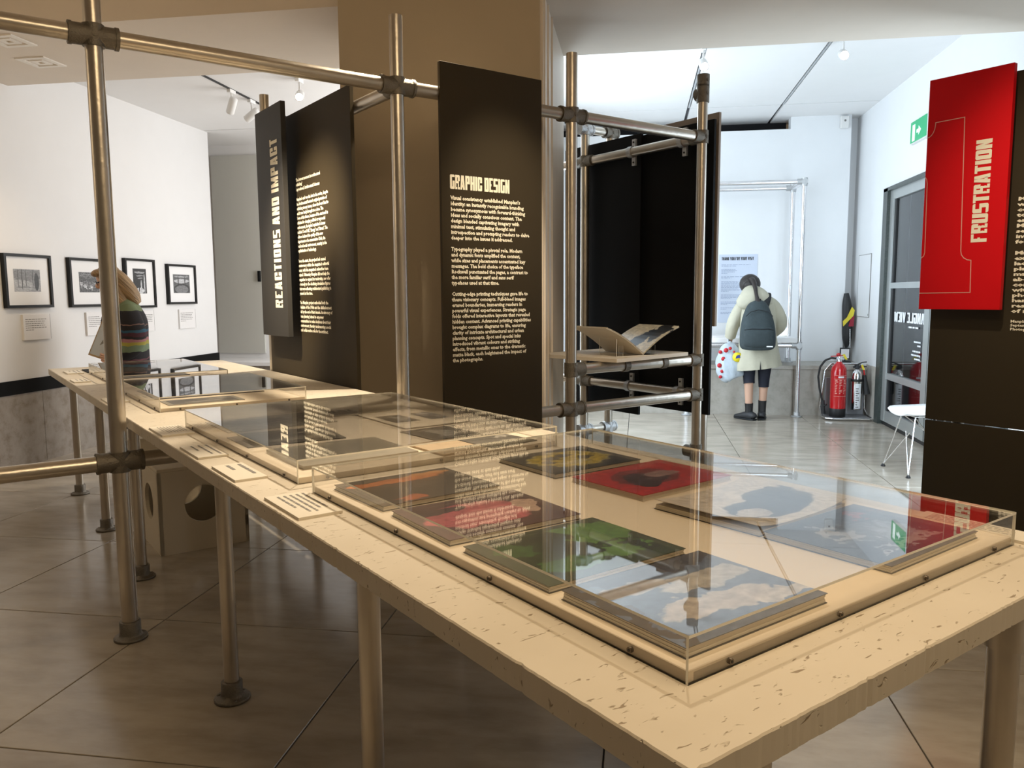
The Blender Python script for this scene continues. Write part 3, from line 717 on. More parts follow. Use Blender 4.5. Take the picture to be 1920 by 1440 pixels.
# black panels on the far frame, seen from the back
T = TB(3.83, 4.60)
p, _ = panel('display_board', 'black display panel nearer the column behind the bookshelf', T, .78, .50, 2.372, M['black'])
T = TB(3.855, 3.835)
p, _ = panel('display_board', 'black display panel seen from behind at the frame right end', T, .60, .565, 2.362, M['black'])
T = TB(3.90, 3.70)
p, _ = panel('title_panel', 'brown-backed title board showing its edge behind the black panel', T, .463, 1.118, 2.408, M['panelbrown'], th=.02)

# =================================================================== SHELF, BOOK
sh = thing('shelf_board', 'cream shelf board clipped on the scaffold holding an open book', 'shelf', fab(3.144, 2.985, .947), PI / 4 + math.radians(8))
ob = obj('board', MB().bbox(0, 0, 0, .69, .60, .022, b=.002), M['shelf'], sh)
obj('caption_card', MB().box(.40, .30, .022, .60, .42, .025), M['card'], sh)
obj('caption_lettering', line_bars(.41, .40, .18, .08, 4, Matrix.Translation((0, 0, .0256)), seed=4), M['print_grey'], sh)
bz = .969
bk_ = thing('open_book', 'open magazine lying in a V on a clear cradle', 'book', fab(3.215, 3.262, bz + .004), PI / 4 + math.radians(-8))
# local: y along spine (away), x to the right; left leaf rises to -x, right leaf to +x
LL = .38
def leafm(sx, w, h, th, off=0):
    mb = MB(); n = 8; vs = []
    for j in (0, LL):
        for i in range(n + 1):
            t = i / n; x = sx * w * t; z = h * t + .016 * math.sin(PI * t) + off; vs.append((x, j, z)); vs.append((x, j, z + th))
    m2 = 2 * (n + 1); fs = []
    for i in range(n):
        a = 2 * i
        fs += [(a, a + 2, a + 3, a + 1), (m2 + a + 1, m2 + a + 3, m2 + a + 2, m2 + a), (a + 1, a + 3, m2 + a + 3, m2 + a + 1), (a, m2 + a, m2 + a + 2, a + 2)]
    fs += [(0, 1, m2 + 1, m2), (2 * n, m2 + 2 * n, m2 + 2 * n + 1, 2 * n + 1)]
    return mb.add(vs, fs)
pgL = cover('page_left_print', (.50, .44, .34), [(.4, .5, .3, .2, (.42, .36, .27)), (.7, .3, .2, .1, (.34, .29, .22)), (.3, .8, .3, .08, (.40, .35, .27))], warp=.2)
pgR = cover('page_right_print', (.62, .55, .40), [(.25, .8, .25, .25, (.55, .48, .35)), (.75, .25, .3, .22, (.02, .02, .02)), (.35, .45, .25, .14, (.015, .015, .015)), (.5, .15, .22, .12, (.03, .025, .02)), (.62, .62, .12, .07, (.6, .52, .38)), (.85, .4, .08, .04, (.7, .64, .5))], warp=.3)
obj('left_cover', leafm(-1, .262, .158, .003, .000), M['card'], bk_); obj('right_cover', leafm(1, .262, .150, .003, .0), M['frame'], bk_)
obj('left_pages', leafm(-1, .255, .155, .006, .0035), pgL, bk_); obj('right_pages', leafm(1, .255, .147, .010, .0035), pgR, bk_)
cr = thing('book_cradle', 'clear acrylic cradle propping the open magazine', 'stand', fab(3.215, 3.262, bz), PI / 4 + math.radians(-8))
def pane_box(mb, x0, y0, z0, x1, y1, z1):
    """acrylic sheet: thin edges take slot 1"""
    d = [x1 - x0, y1 - y0, z1 - z0]; k = d.index(min(d))
    vs = [(x, y, z) for z in (z0, z1) for y in (y0, y1) for x in (x0, x1)]
    F = [((0, 2, 3, 1), 2), ((4, 5, 7, 6), 2), ((0, 1, 5, 4), 1), ((2, 6, 7, 3), 1), ((0, 4, 6, 2), 0), ((1, 3, 7, 5), 0)]
    for f, ax in F: mb.add(vs, [f], 0 if ax == k else 1)
    return mb
for sx in (-1, 1):
    obj('support', pane_box(MB(), min(sx * .10, sx * .13), .06, 0, max(sx * .10, sx * .13) , .063, .055), [M['acrylic'], M['acrylic_edge']], cr)
obj('front_plate', pane_box(MB(), -.19, .0, 0, -.187, .17, .10), [M['acrylic'], M['acrylic_edge']], cr)
obj('base_plate', pane_box(MB(), -.19, 0, 0, .10, .17, .003), [M['acrylic'], M['acrylic_edge']], cr)

# =================================================================== DISPLAY CASES
def case(label, a0, a1, b0, b1, z1=TZ + .063, base=.016, screws=(3, 3)):
    a0, a1, b0, b1 = a0 * TS, a1 * TS, b0 * TS, b1 * TS
    t = thing('display_case', label, 'display case', fab(a0, b0, TZ), PI / 4, 'acrylic display cases along the table')
    L, Wd, H, th = a1 - a0, b1 - b0, z1 - TZ, .004
    bs = obj('base_board', MB().bbox(th, th, 0, Wd - th, L - th, base, b=.0015), M['boardbase'], t)
    mats = [M['acrylic'], M['acrylic_edge']]
    obj('top_pane', pane_box(MB(), 0, 0, H - th, Wd, L, H), mats, t)
    obj('side_pane', pane_box(MB(), 0, 0, 0, Wd, th, H - th), mats, t)
    obj('side_pane', pane_box(MB(), 0, L - th, 0, Wd, L, H - th), mats, t)
    obj('side_pane', pane_box(MB(), 0, th, 0, th, L - th, H - th), mats, t)
    obj('side_pane', pane_box(MB(), Wd - th, th, 0, Wd, L - th, H - th), mats, t)
    def screw(x, y, dx, dy):
        obj('screw', MB().tube((x - dx * .006, y - dy * .006, base / 2), (x + dx * .0015, y + dy * .0015, base / 2), .0042, n=10).tube((x - dx * .002, y - dy * .002, base / 2), (x + dx * .0022, y + dy * .0022, base / 2), .002, n=6, mi=1), [M['screw'], M['print_black']], t)
    for i in range(screws[0]): screw(.08 + (Wd - .16) * i / (screws[0] - 1), 0, 0, -1)
    for i in range(screws[1]): screw(0, .10 + (L - .2) * i / (screws[1] - 1), -1, 0)
    return t
case('nearest clear acrylic case, holding eight magazines in two rows', .675, 1.98, .776, 1.768, screws=(4, 4))
case('clear acrylic case of prints before the Graphic Design panel', 2.09, 3.32, .778, 1.705, screws=(3, 4))
case('third clear acrylic case from the near end, over a long dark photograph', 3.80, 4.70, .785, 1.475, screws=(3, 3))
case('farthest clear acrylic case, beside the woman in striped knitwear', 5.0, 6.10, .82, 1.44, screws=(3, 3))
ZB = TZ + .016
GRP = 'magazines in the nearest case'
def magazine(label, ac, bc, cov, la=.27, lb=.338, rot=0, th=.013, back=None, curl=0, name='magazine'):
    """centre (A, B); local x = B, y = A"""
    ac, bc, la, lb, th = ac * TS, bc * TS, la * TS, lb * TS, th * .92
    t = thing(name, label, 'magazine', fab(ac, bc, ZB), PI / 4 + math.radians(rot), GRP)
    x, y = lb / 2, la / 2
    obj('back_cover', MB().box(-x, -y, 0, x, y, .0012), back or M['frame'], t)
    pg = MB()
    for k in range(3): pg.box(-x + .002 + .001 * k, -y + .002 + .0015 * (k % 2), .0014 + k * (th - .003) / 3, x - .002, y - .002, .0012 + (k + 1) * (th - .003) / 3)
    obj('page_block', pg, M['card'], t)
    c = MB(); n = 8
    vs = []
    for j in (-y, y):
        for i in range(n + 1):
            u = -x + 2 * x * i / n; z = th - .0015 + curl * max(0, (abs(i - n / 2) / (n / 2)) ** 3); vs += [(u, j, z), (u, j, z + .0012)]
    m2 = 2 * (n + 1); fs = []
    for i in range(n):
        a = 2 * i; fs += [(a, a + 2, a + 3, a + 1), (m2 + a + 1, m2 + a + 3, m2 + a + 2, m2 + a), (a + 1, a + 3, m2 + a + 3, m2 + a + 1), (a, m2 + a, m2 + a + 2, a + 2)]
    fs += [(0, 1, m2 + 1, m2), (2 * n, m2 + 2 * n, m2 + 2 * n + 1, 2 * n + 1)]
    obj('front_cover', c.add(vs, fs), cov, t)
    return t
OR, DK = (.55, .16, .03), (.03, .022, .016)
cv1 = cover('cover_orange_dark', (.055, .035, .02), [(.45, .78, .42, .10, OR), (.75, .86, .2, .06, (.6, .25, .06)), (.25, .12, .14, .09, (.5, .12, .03)), (.12, .1, .08, .05, DK), (.5, .5, .2, .08, (.09, .06, .04))], warp=.28)
cv2 = cover('cover_pink_red', (.07, .02, .02), [(.45, .50, .40, .34, (.50, .10, .13)), (.55, .45, .26, .18, (.60, .20, .22)), (.25, .72, .2, .08, (.05, .015, .02)), (.85, .5, .1, .2, (.55, .38, .30))], warp=.3)
cv3 = cover('cover_green', (.028, .045, .015), [(.75, .7, .30, .24, (.10, .22, .05)), (.35, .25, .25, .14, (.06, .15, .03)), (.70, .3, .22, .12, (.11, .24, .06)), (.5, .6, .12, .30, (.02, .03, .012)), (.2, .7, .1, .2, (.05, .12, .03)), (.84, .25, .05, .14, (.02, .03, .02))], warp=.45, wscale=7)
cv4 = cover('cover_clouds', (.10, .13, .20), [(.5, .3, .34, .14, (.45, .40, .36)), (.68, .62, .3, .12, (.42, .40, .38)), (.3, .75, .22, .09, (.38, .36, .36)), (.85, .2, .16, .1, (.50, .45, .40)), (.5, .95, .6, .12, (.04, .035, .04)), (.04, .5, .05, .6, (.05, .035, .025))], warp=.35, wscale=5)
cv5 = cover('cover_yellow_black', (.018, .014, .010), [(.5, .52, .41, .36, (.42, .36, .16)), (.5, .52, .39, .34, (.38, .28, .02)), (.55, .68, .12, .05, DK), (.35, .62, .10, .06, DK), (.68, .48, .10, .07, DK), (.45, .34, .16, .05, (.45, .38, .2)), (.25, .48, .07, .08, DK)], warp=.22, wscale=9, grain=.6)
cv6 = cover('cover_red', (.42, .015, .012), [(.45, .52, .30, .30, (.16, .02, .015)), (.42, .48, .2, .2, (.035, .012, .012)), (.62, .52, .16, .12, (.26, .16, .15)), (.3, .28, .10, .12, (.03, .01, .01)), (.75, .85, .1, .06, (.5, .06, .05))], warp=.22)
cv7 = cover('cover_white_black', (.62, .56, .48), [(.55, .35, .42, .24, (.02, .02, .022)), (.75, .52, .24, .20, (.03, .03, .035)), (.3, .3, .14, .1, (.5, .45, .4))], warp=.15)
cv8 = cover('cover_slate', (.035, .045, .075), [(.5, .5, .3, .2, (.10, .11, .14)), (.3, .6, .1, .2, (.3, .3, .32)), (.65, .4, .14, .2, (.18, .2, .25)), (.5, .2, .3, .05, (.3, .3, .32)), (.8, .8, .12, .05, (.25, .06, .06))], warp=.6, wscale=10)
magazine('dark magazine with orange cloud streaks, far left of near case', 1.775, .978, cv1, rot=1)
magazine('magazine with large pink figure on black, second along near edge', 1.452, .975, cv2, rot=-2)
magazine('green magazine with dark leafy cover between pink and cloudy ones', 1.140, .972, cv3)
magazine('grey-blue cloudy-sky magazine at the near corner of case', .838, .972, cv4, th=.017)
magazine('black magazine with round yellow picture, back row', 1.785, 1.505, cv5, lb=.33)
magazine('bright red shiny magazine in the back row', 1.472, 1.53, cv6, la=.26, lb=.35, rot=2, th=.015, back=M['card'])
magazine('pale magazine with bold black shape, back row', 1.14, 1.515, cv7, la=.285, lb=.35, rot=3, curl=.010)
magazine('slate-blue magazine at the right-hand end of back row', .848, 1.522, cv8, la=.27, lb=.345, rot=1, th=.015)
def sheet(label, a0, a1, b0, b1, m_, th=.003, rot=0, z=ZB, border=None, grp='prints in the acrylic cases', name='print'):
    a0, a1, b0, b1 = a0 * TS, a1 * TS, b0 * TS, b1 * TS
    t = thing(name, label, 'print', fab((a0 + a1) / 2, (b0 + b1) / 2, z), PI / 4 + math.radians(rot), grp)
    x, y = (b1 - b0) / 2, (a1 - a0) / 2
    obj('paper', MB().box(-x, -y, 0, x, y, th), border or m_, t)
    if border: obj('picture', MB().box(-x * .86, -y * .84, th, x * .86, y * .84, th + .0006), m_, t)
    return t
ph = [cover('photo_%d' % i, b, s, warp=.35, wscale=w, grain=.6) for i, (b, s, w) in enumerate([
    ((.05, .045, .04), [(.5, .3, .3, .12, (.25, .23, .2)), (.8, .7, .2, .1, (.3, .28, .25))], 8),
    ((.46, .43, .38), [(.4, .6, .35, .2, (.28, .26, .24)), (.7, .3, .3, .1, (.42, .4, .37))], 6),
    ((.10, .09, .08), [(.5, .5, .3, .3, (.35, .33, .3)), (.3, .5, .1, .2, (.03, .03, .03))], 9),
    ((.16, .16, .17), [(.5, .8, .5, .12, (.45, .45, .46)), (.3, .3, .2, .1, (.05, .05, .05)), (.7, .35, .15, .2, (.3, .3, .3))], 9)])]
greyp = mat('grey_print', (.26, .24, .20), .35, var=.2)
darkp = mat('dark_print', (.05, .045, .04), .3, var=.2)
sheet('dark photograph lying near the label strip in second case', 2.60, 2.88, .84, 1.16, ph[0], rot=-6)
sheet('small dark caption strip in the corner of second case', 2.61, 2.85, .806, .872, darkp, rot=0)
sheet('long grey folder nearest the front of second case', 2.18, 2.50, .83, 1.21, greyp, th=.010)
t = sheet('white mount with two small photographs in second case', 2.62, 3.06, 1.40, 1.68, M['boardbase'], th=.004)
for (ya, yb, xa, xb, mm) in ((.0, .17, -.10, .0, ph[2]), (.0, .17, .045, .125, ph[3])): obj('picture', MB().box(xa, ya - .08, .004, xb, yb - .08, .0046), mm, t)
obj('outline', MB().box(-.13, -.205, .004, .13, -.200, .0045).box(-.13, -.2, .004, -.126, .2, .0045), M['print_grey'], t)
t = sheet('white sheet with bold lettering at back of second case', 3.08, 3.29, 1.30, 1.66, M['card'], th=.003)
Tl = Matrix.Translation((-.16, -.02, .0035))
hb, _ = block_text('WEST', .05, asp=.6, T=Tl); obj('lettering', hb, M['print_black'], t)
obj('small_lettering', line_bars(-.16, -.03, .32, .06, 5, Matrix.Translation((0, 0, .0035)), seed=9), M['print_grey'], t)
sheet('dark landscape photograph by the right edge of second case', 2.35, 2.58, 1.36, 1.56, ph[2], rot=4)
sheet('black and white photograph at the near right of second case', 2.12, 2.32, 1.44, 1.64, ph[0], rot=6)
sheet('large pale landscape photograph filling the left of second case', 2.95, 3.26, .84, 1.27, ph[1])
sheet('brown-edged pamphlet in the near middle of second case', 2.10, 2.32, 1.25, 1.42, M['wood'], th=.006, rot=2)
sheet('long dark photograph with pale figure at front of third case', 3.87, 4.06, .84, 1.19, ph[0], border=greyp)
sheet('large dark photograph at the back of third case', 4.15, 4.60, .84, 1.38, ph[2], border=darkp)
sheet('white caption card by the left edge of third case', 4.30, 4.44, .80, .835, M['card'], th=.002)
sheet('dark photograph in the farthest case', 5.35, 5.9, .88, 1.3, ph[0], border=darkp)
# caption cards on the table
G2 = 'caption cards along the table edge'
def ccard(label, a0, a1, b0, b1, n, seed, rot=0, m_=None, th=.006, name='caption_card', thick=.28):
    a0, a1, b0, b1 = a0 * TS, a1 * TS, b0 * TS, b1 * TS
    t = thing(name, label, 'card', fab((a0 + a1) / 2, (b0 + b1) / 2, TZ), PI / 4 + math.radians(rot), G2)
    x, y = (b1 - b0) / 2, (a1 - a0) / 2
    obj('board', MB().box(-x, -y, 0, x, y, th), m_ or M['card'], t)
    # text reads from the -B side: lines run along -A, stacked towards -B
    Tt = frame_T((0, 0, th + .0006), (0, -1, 0), (1, 0, 0))
    if n: obj('lettering', line_bars(-y + .02, x - .012, 2 * y * .8, 2 * x * .75, n, Tt, seed=seed, thick=thick), M['print_grey'], t)
    return t
ccard('caption card with eight text lines, nearest the tall frame pole', 3.12, 3.35, .648, .765, 8, 1)
ccard('caption card with faint text, second along the table edge from the pole', 2.61, 2.85, .646, .742, 3, 2)
ccard('caption card with two text lines, beside the second case corner', 2.22, 2.455, .645, .738, 2, 3)
ccard('caption card with large print, nearest the first case corner', 1.745, 1.985, .648, .758, 5, 4, thick=.36)
ccard('caption card at the far left corner of the table', 6.10, 6.34, .69, .79, 3, 5)
ccard('pale caption card second from the far left corner', 5.45, 5.66, .65, .74, 3, 6)
ccard('caption card behind the tall frame pole at left', 4.28, 4.48, .648, .75, 3, 7)
ccard('caption card near the right end, by the nearest case', .66, .90, 1.785, 1.862, 5, 8)
ccard('small black card beside the far caption card', 6.14, 6.40, .815, .86, 0, 9, m_=M['black'])

# =================================================================== CUBE STOOLS
def plate(Wd, H, r, cz, th, T):
    """square plate in the xz plane with a round hole"""
    n = 32; mb = MB(); ring = []; sq = []
    for i in range(n):
        t = 2 * PI * i / n + PI / 4; c, s = math.cos(t), math.sin(t); ring.append((Wd / 2 + r * c, cz + r * s))
        k = max(abs(c), abs(s)); px_ = Wd / 2 + c / k * Wd / 2; dz = s / k; pz = cz + (dz * (H - cz) if dz > 0 else dz * cz); sq.append((px_, pz))
    vs = [(x, y, z) for y in (0, th) for (x, z) in ring] + [(x, y, z) for y in (0, th) for (x, z) in sq]
    vs = [T @ Vector(v) for v in vs]; fs = []
    for i in range(n):
        j = (i + 1) % n
        fs += [(i, j, 2 * n + j, 2 * n + i), (n + j, n + i, 3 * n + i, 3 * n + j), (j, i, n + i, n + j), (2 * n + i, 2 * n + j, 3 * n + j, 3 * n + i)]
    return mb.add(vs, fs)
def cube(label, a, b, rot=0):
    t = thing('cube_stool', label, 'stool', fab(a, b, 0), PI / 4 + rot, 'cube stools under the table')
    Sx, H, th = .45, .45, .018
    for k in range(4):
        T = Matrix.Translation((Sx / 2, Sx / 2, 0)) @ Matrix.Rotation(PI / 2 * k, 4, 'Z') @ Matrix.Translation((-Sx / 2, -Sx / 2, 0))
        obj('side', plate(Sx, H - th, .098, .245, th, T), M['stool'], t)
    obj('seat', MB().bbox(0, 0, H - th, Sx, Sx, H, b=.003), M['stool'], t)
    return t
cube('cream cube stool with round holes, nearer one under the table', 4.226, .841)
cube('cream cube stool mostly hidden behind the nearer one', 5.25, .86)

# =================================================================== FRAMED PHOTOS, WALL LABELS
def framed(label, y0, y1, z0, z1, py0, py1, pz0, pz1, m_):
    t = thing('framed_photograph', label, 'picture frame', (XL, (y0 + y1) / 2, z0), 0, 'framed photographs on the left wall')
    w = (y1 - y0) / 2; h = z1 - z0; fw_ = .022; d = .035; f = MB()
    f.box(0, -w, 0, d, w, fw_); f.box(0, -w, h - fw_, d, w, h); f.box(0, -w, fw_, d, -w + fw_, h - fw_); f.box(0, w - fw_, fw_, d, w, h - fw_)
    obj('frame', f, M['frame'], t)
    obj('mount', MB().box(.012, -w + fw_, fw_, .018, w - fw_, h - fw_), M['mount'], t)
    yc = (y0 + y1) / 2
    obj('photograph', MB().box(.018, py0 - yc, pz0 - z0, .019, py1 - yc, pz1 - z0), m_, t)
    return t
def photomat(name, base, shapes, axis_scale=(1, 1, 1), **k):
    mt = cover(name, base, shapes, **k)
    nt = mt.node_tree; tc = [n for n in nt.nodes if n.type == 'TEX_COORD'][0]
    sep = N(nt, 'ShaderNodeSeparateXYZ'); cmb = N(nt, 'ShaderNodeCombineXYZ')
    tos = [l.to_socket for l in tc.outputs['Generated'].links]
    nt.links.new(tc.outputs['Generated'], sep.inputs[0]); nt.links.new(sep.outputs[1], cmb.inputs[0]); nt.links.new(sep.outputs[2], cmb.inputs[1])
    for s in tos: nt.links.new(cmb.outputs[0], s)
    return mt
g = lambda v: (v, v * 1.01, v * 1.04)
f1 = photomat('photo_fence', g(.30), [(.2, .25, .5, .28, g(.42)), (.5, .75, .6, .25, g(.22)), (.3, .6, .02, .5, g(.08)), (.15, .6, .015, .4, g(.1)), (.45, .6, .015, .4, g(.1)), (.85, .45, .09, .4, g(.04)), (.7, .6, .02, .4, g(.1)), (.35, .2, .3, .02, g(.15))], warp=.06)
f2_ = photomat('photo_crowd', g(.10), [(.5, .85, .6, .12, g(.18)), (.4, .35, .4, .2, g(.16)), (.3, .3, .08, .1, g(.5)), (.6, .25, .1, .1, g(.45)), (.1, .4, .06, .1, g(.5)), (.8, .4, .06, .08, g(.4))], warp=.4, wscale=12, grain=.8)
f3 = photomat('photo_corridor', g(.03), [(.5, .85, .4, .04, g(.35)), (.52, .72, .3, .03, g(.3)), (.54, .62, .2, .025, g(.28)), (.5, .12, .3, .12, g(.6)), (.6, .3, .05, .25, g(.5)), (.85, .4, .05, .4, g(.5)), (.42, .25, .04, .2, g(.03))], warp=.08)
f4 = photomat('photo_courtyard', g(.12), [(.5, .65, .45, .12, g(.5)), (.5, .88, .45, .05, g(.35)), (.5, .2, .5, .3, g(.05)), (.5, .2, .4, .22, g(.2)), (.3, .65, .03, .3, g(.05)), (.7, .65, .03, .3, g(.06))], warp=.1)
framed('black framed street photograph, leftmost on the white wall', 5.36, 5.85, 1.242, 1.66, 5.46, 5.735, 1.368, 1.543, f1)
framed('black framed crowd photograph, partly behind the tall pole', 6.06, 6.52, 1.238, 1.658, 6.185, 6.44, 1.365, 1.538, f2_)
framed('black framed tall corridor photograph, behind the woman', 6.80, 7.265, 1.218, 1.686, 6.928, 7.132, 1.355, 1.592, f3)
framed('black framed courtyard photograph, rightmost on the white wall', 7.48, 8.00, 1.245, 1.657, 7.588, 7.89, 1.36, 1.553, f4)
for i, (y0, y1, lab) in enumerate(((5.525, 5.81, 'white wall label under the leftmost framed photograph'), (6.25, 6.47, 'white wall label under the crowd photograph'), (7.03, 7.225, 'white wall label behind the woman, under the corridor photograph'), (7.67, 7.97, 'white wall label under the rightmost framed photograph'))):
    t = thing('wall_label', lab, 'label', (XL, (y0 + y1) / 2, .987), 0, 'wall labels under the photographs')
    w = (y1 - y0) / 2
    obj('board', MB().box(0, -w, 0, .018, w, .203), M['cardwall'], t)
    obj('board_edge', MB().box(0, w, 0, .018, w + .004, .203), M['print_grey'], t)
    T = frame_T((.0186, -w + .02, .165), (0, 1, 0), (0, 0, 1))
    obj('lettering', line_bars(0, 0, 2 * w * .8, .1, 6, T, seed=20 + i, thick=.3), M['print_grey'], t)

# =================================================================== TRACK LAMPS
def lamp(label, x, y, z, aim, on=True):
    t = thing('track_lamp', label, 'spotlight', (x, y, z), 0, 'ceiling track spotlights')
    obj('adapter', MB().box(-.016, -.05, -.03, .016, .05, 0), M['lamp'], t)
    obj('stem', MB().tube((0, 0, -.03), (0, 0, -.10), .008, n=8), M['lamp'], t)
    q = Vector(aim).normalized().to_track_quat('Z', 'Y').to_matrix().to_4x4()
    T = Matrix.Translation((0, 0, -.135)) @ q
    hd = MB().lathe([(.012, -.08), (.034, -.07), (.036, -.02), (.036, .07), (.033, .075), (.031, .06)], n=18, T=T)
    h_ = obj('head', hd, M['lamp'], t)
    obj('lens', MB().lathe([(.030, .058), (.03, .062), (.001, .064)], n=18, T=T), M['bulb'] if on else M['print_grey'], h_)
    return t
lamp('white cylindrical spotlight on left track, farther from the panels', -3.575, 6.75, 3.135, (-.7, .6, -.9), False)
lamp('white cylindrical spotlight on left track, beside the title panel', -3.575, 7.12, 3.135, (-.9, .2, -.5), False)
lamp('lit spotlight glaring just below the scaffold top rail', -2.85, 6.55, 3.143, (.3, -.9, -.45))
lamp('lit spotlight hanging from the hall track above the bookshelf frame', .49, 6.70, 3.27, (.05, -.9, -.5))
lamp('lit spotlight near the low beam on the right of the hall', 1.53, 6.62, 3.27, (-.1, -.9, -.35))

# exit sign
t = thing('exit_sign', 'green and white emergency exit sign on the right wall', 'sign', (XR, 7.55, 2.63))
obj('housing', MB().box(-.03, -.22, 0, 0, .20, .20), M['lamp'], t)
obj('face', MB().box(-.034, -.21, .01, -.03, .19, .19), M['green'], t)
Ts = frame_T((-.0348, .17, .02), (0, -1, 0), (0, 0, 1))
fg = MB()
# running figure, door and arrow
fg.poly([(.03, .0), (.10, .0), (.10, .14), (.03, .14)], T=Ts)
fg.poly([(.25, .07), (.19, .11), (.19, .085), (.14, .085), (.14, .055), (.19, .055), (.19, .03)][::-1], T=Ts)
obj('pictogram', fg, M['signwhite'], t)
# wall sensor
t = thing('wall_sensor', 'small white sensor box high on the back wall', 'sensor', (2.22, YB, 3.12))
obj('housing', MB().bbox(-.045, -.05, 0, .045, 0, .13, b=.008), M['lamp'], t)
obj('lens', MB().lathe([(.012, 0), (.010, .004), (.001, .006)], n=10, T=Matrix.Translation((0, -.05, .08)) @ Matrix.Rotation(PI / 2, 4, 'X')), M['print_grey'], t)

# =================================================================== POSTER
t = thing('exhibition_notice', 'white printed notice headed THANK YOU FOR YOUR VISIT', 'poster', (.91, YB - .004, .985))
obj('sheet', MB().box(0, 0, 0, .43, .004, .78), mat('notice_paper', (.60, .66, .78), .6, var=.01), t)
Ts = frame_T((.03, -.001, .715), (1, 0, 0), (0, 0, 1))
hb, hw = block_text('THANK YOU FOR YOUR VISIT', .034, asp=.46, gap=.07)
hb, _ = block_text('THANK YOU FOR YOUR VISIT', .034, asp=.46, gap=.07, T=Ts @ Matrix.Diagonal((.36 / hw, 1, 1, 1)))
obj('heading', hb, M['print_black'], t)
zz = -.05
for i, (n, w) in enumerate(((2, .36), (4, .18), (2, .36), (9, .24), (4, .24), (3, .22), (2, .2), (2, .22))):
    obj('paragraph', line_bars(0, zz, w, n * .014, n, Ts, seed=40 + i, thick=.4), M['print_blue'], t); zz -= n * .014 + .026

# =================================================================== BACK FRAME WITH SHELF
o1 = (8.76, 1.69)
bf = thing('scaffold_frame', 'bright tubular frame with writing shelf at the hall back wall', 'frame', (1.69, 8.76, 0))
def bt(p, q, name='rail', par=None): return obj(name, MB().tube(p, q, .0242, n=16), M['steel_bright'], par or bf)
u1 = bt((0, 0, .03), (0, 0, 2.49), 'upright'); f_ = MB(); flange(f_, 0, 0, .058, .032, .05); obj('floor_flange', f_, M['cast_bright'], u1)
u2 = bt((-1.155, 0, .03), (-1.155, 0, 2.49), 'upright'); f_ = MB(); flange(f_, -1.155, 0, .058, .032, .05); obj('floor_flange', f_, M['cast_bright'], u2)
u3 = bt((-.02, .50, .56), (-.02, .50, 2.47), 'upright'); f_ = MB(); flange(f_, -.02, .50, .058, .032, .05, .545); obj('floor_flange', f_, M['cast_bright'], u3)
u4 = bt((-1.155, .50, .56), (-1.155, .50, 2.47), 'upright'); f_ = MB(); flange(f_, -1.155, .50, .058, .032, .05, .545); obj('floor_flange', f_, M['cast_bright'], u4)
bt((-1.155, 0, 2.47), (0, 0, 2.47)); bt((-1.155, .50, 2.47), (-.02, .50, 2.47)); bt((0, 0, 2.47), (-.02, .5, 2.47)); bt((-1.155, 0, 2.47), (-1.155, .5, 2.47))
bt((-1.155, 0, .765), (0, 0, .765)); bt((0, 0, .765), (-.02, .5, .765)); bt((-1.155, 0, .765), (-1.155, .5, .765))
for x, y, z in ((0, 0, 2.47), (-.02, .5, 2.47), (0, 0, .765), (-1.155, 0, 2.47), (-1.155, 0, .765), (-.02, .5, .765)):
    obj('coupler', MB().tube((x, y, z - .045), (x, y, z + .04), .031, n=16).tube((x - .075, y, z), (x + .03, y, z), .031, n=16).tube((x, y - .03, z), (x, y + .05, z), .031, n=16), M['cast_bright'], bf)
t = thing('writing_shelf', 'white shelf board on the bright frame in front of the visitor', 'shelf', (.55, 8.74, .795))
obj('board', MB().bbox(0, 0, 0, 1.12, .56, .05, b=.004), M['plastic_white'], t)
t = thing('paper_pile', 'low pile of white papers on the writing shelf', 'papers', (.80, 8.80, .845))
for k in range(3): obj('sheet', MB().box(0 + k * .01, 0, k * .006, .21 + k * .01, .30, k * .006 + .005), M['cardwall'], t)
t = thing('leaflet_holder', 'clear leaflet holder at the right of writing shelf', 'holder', (1.42, 9.02, .845))
obj('back_plate', pane_box(MB(), 0, .08, 0, .20, .083, .26), [M['acrylic'], M['acrylic_edge']], t)
obj('front_plate', pane_box(MB(), 0, .0, 0, .20, .003, .10), [M['acrylic'], M['acrylic_edge']], t)
obj('base_plate', pane_box(MB(), 0, 0, 0, .20, .083, .003), [M['acrylic'], M['acrylic_edge']], t)

# =================================================================== FIRE EXTINGUISHERS
t = thing('extinguisher_stand', 'grey floor stand with chrome hoop carrying two extinguishers', 'stand', (2.18, 8.70, 0))
obj('tray', MB().bbox(-.22, -.13, .012, .21, .13, .03, b=.008), M['tray'], t)
obj('back_plate', MB().bbox(-.20, .11, .03, .20, .125, .42, b=.004), M['tray'], t)
obj('tube_hoop', MB().curve([(-.25, -.02, .02), (-.23, -.12, .02), (-.17, -.165, .02), (.19, -.165, .02), (.235, -.13, .02), (.235, .06, .03), (.21, .12, .10), (.20, .13, .52), (.15, .13, .57), (-.14, .13, .57), (-.20, .13, .50), (-.24, .12, .10), (-.25, -.02, .02)], .011), M['chrome'], t)
t = thing('fire_extinguisher', 'red fire extinguisher with black hose standing on the floor stand', 'extinguisher', (2.075, 8.64, .03))
obj('cylinder', MB().lathe([(.070, .07), (.078, .075), (.079, .10), (.079, .47), (.074, .51), (.055, .545), (.030, .565), (.026, .58)], n=28), M['red'], t)
obj('base_ring', MB().lathe([(.070, 0), (.080, .004), (.081, .085), (.079, .09)], n=28), M['rubber'], t)
vm = obj('valve', MB().lathe([(.026, .58), (.026, .60), (.018, .605), (.018, .635)], n=16).box(-.03, -.015, .60, .05, .015, .625), M['chrome'], t)
obj('lever', MB().box(-.035, -.012, .632, .09, .012, .642, T=Matrix.Rotation(-.08, 4, 'Y')).ell((-.012, -.01, .652), (.022, .018, .018)), M['red'], vm)
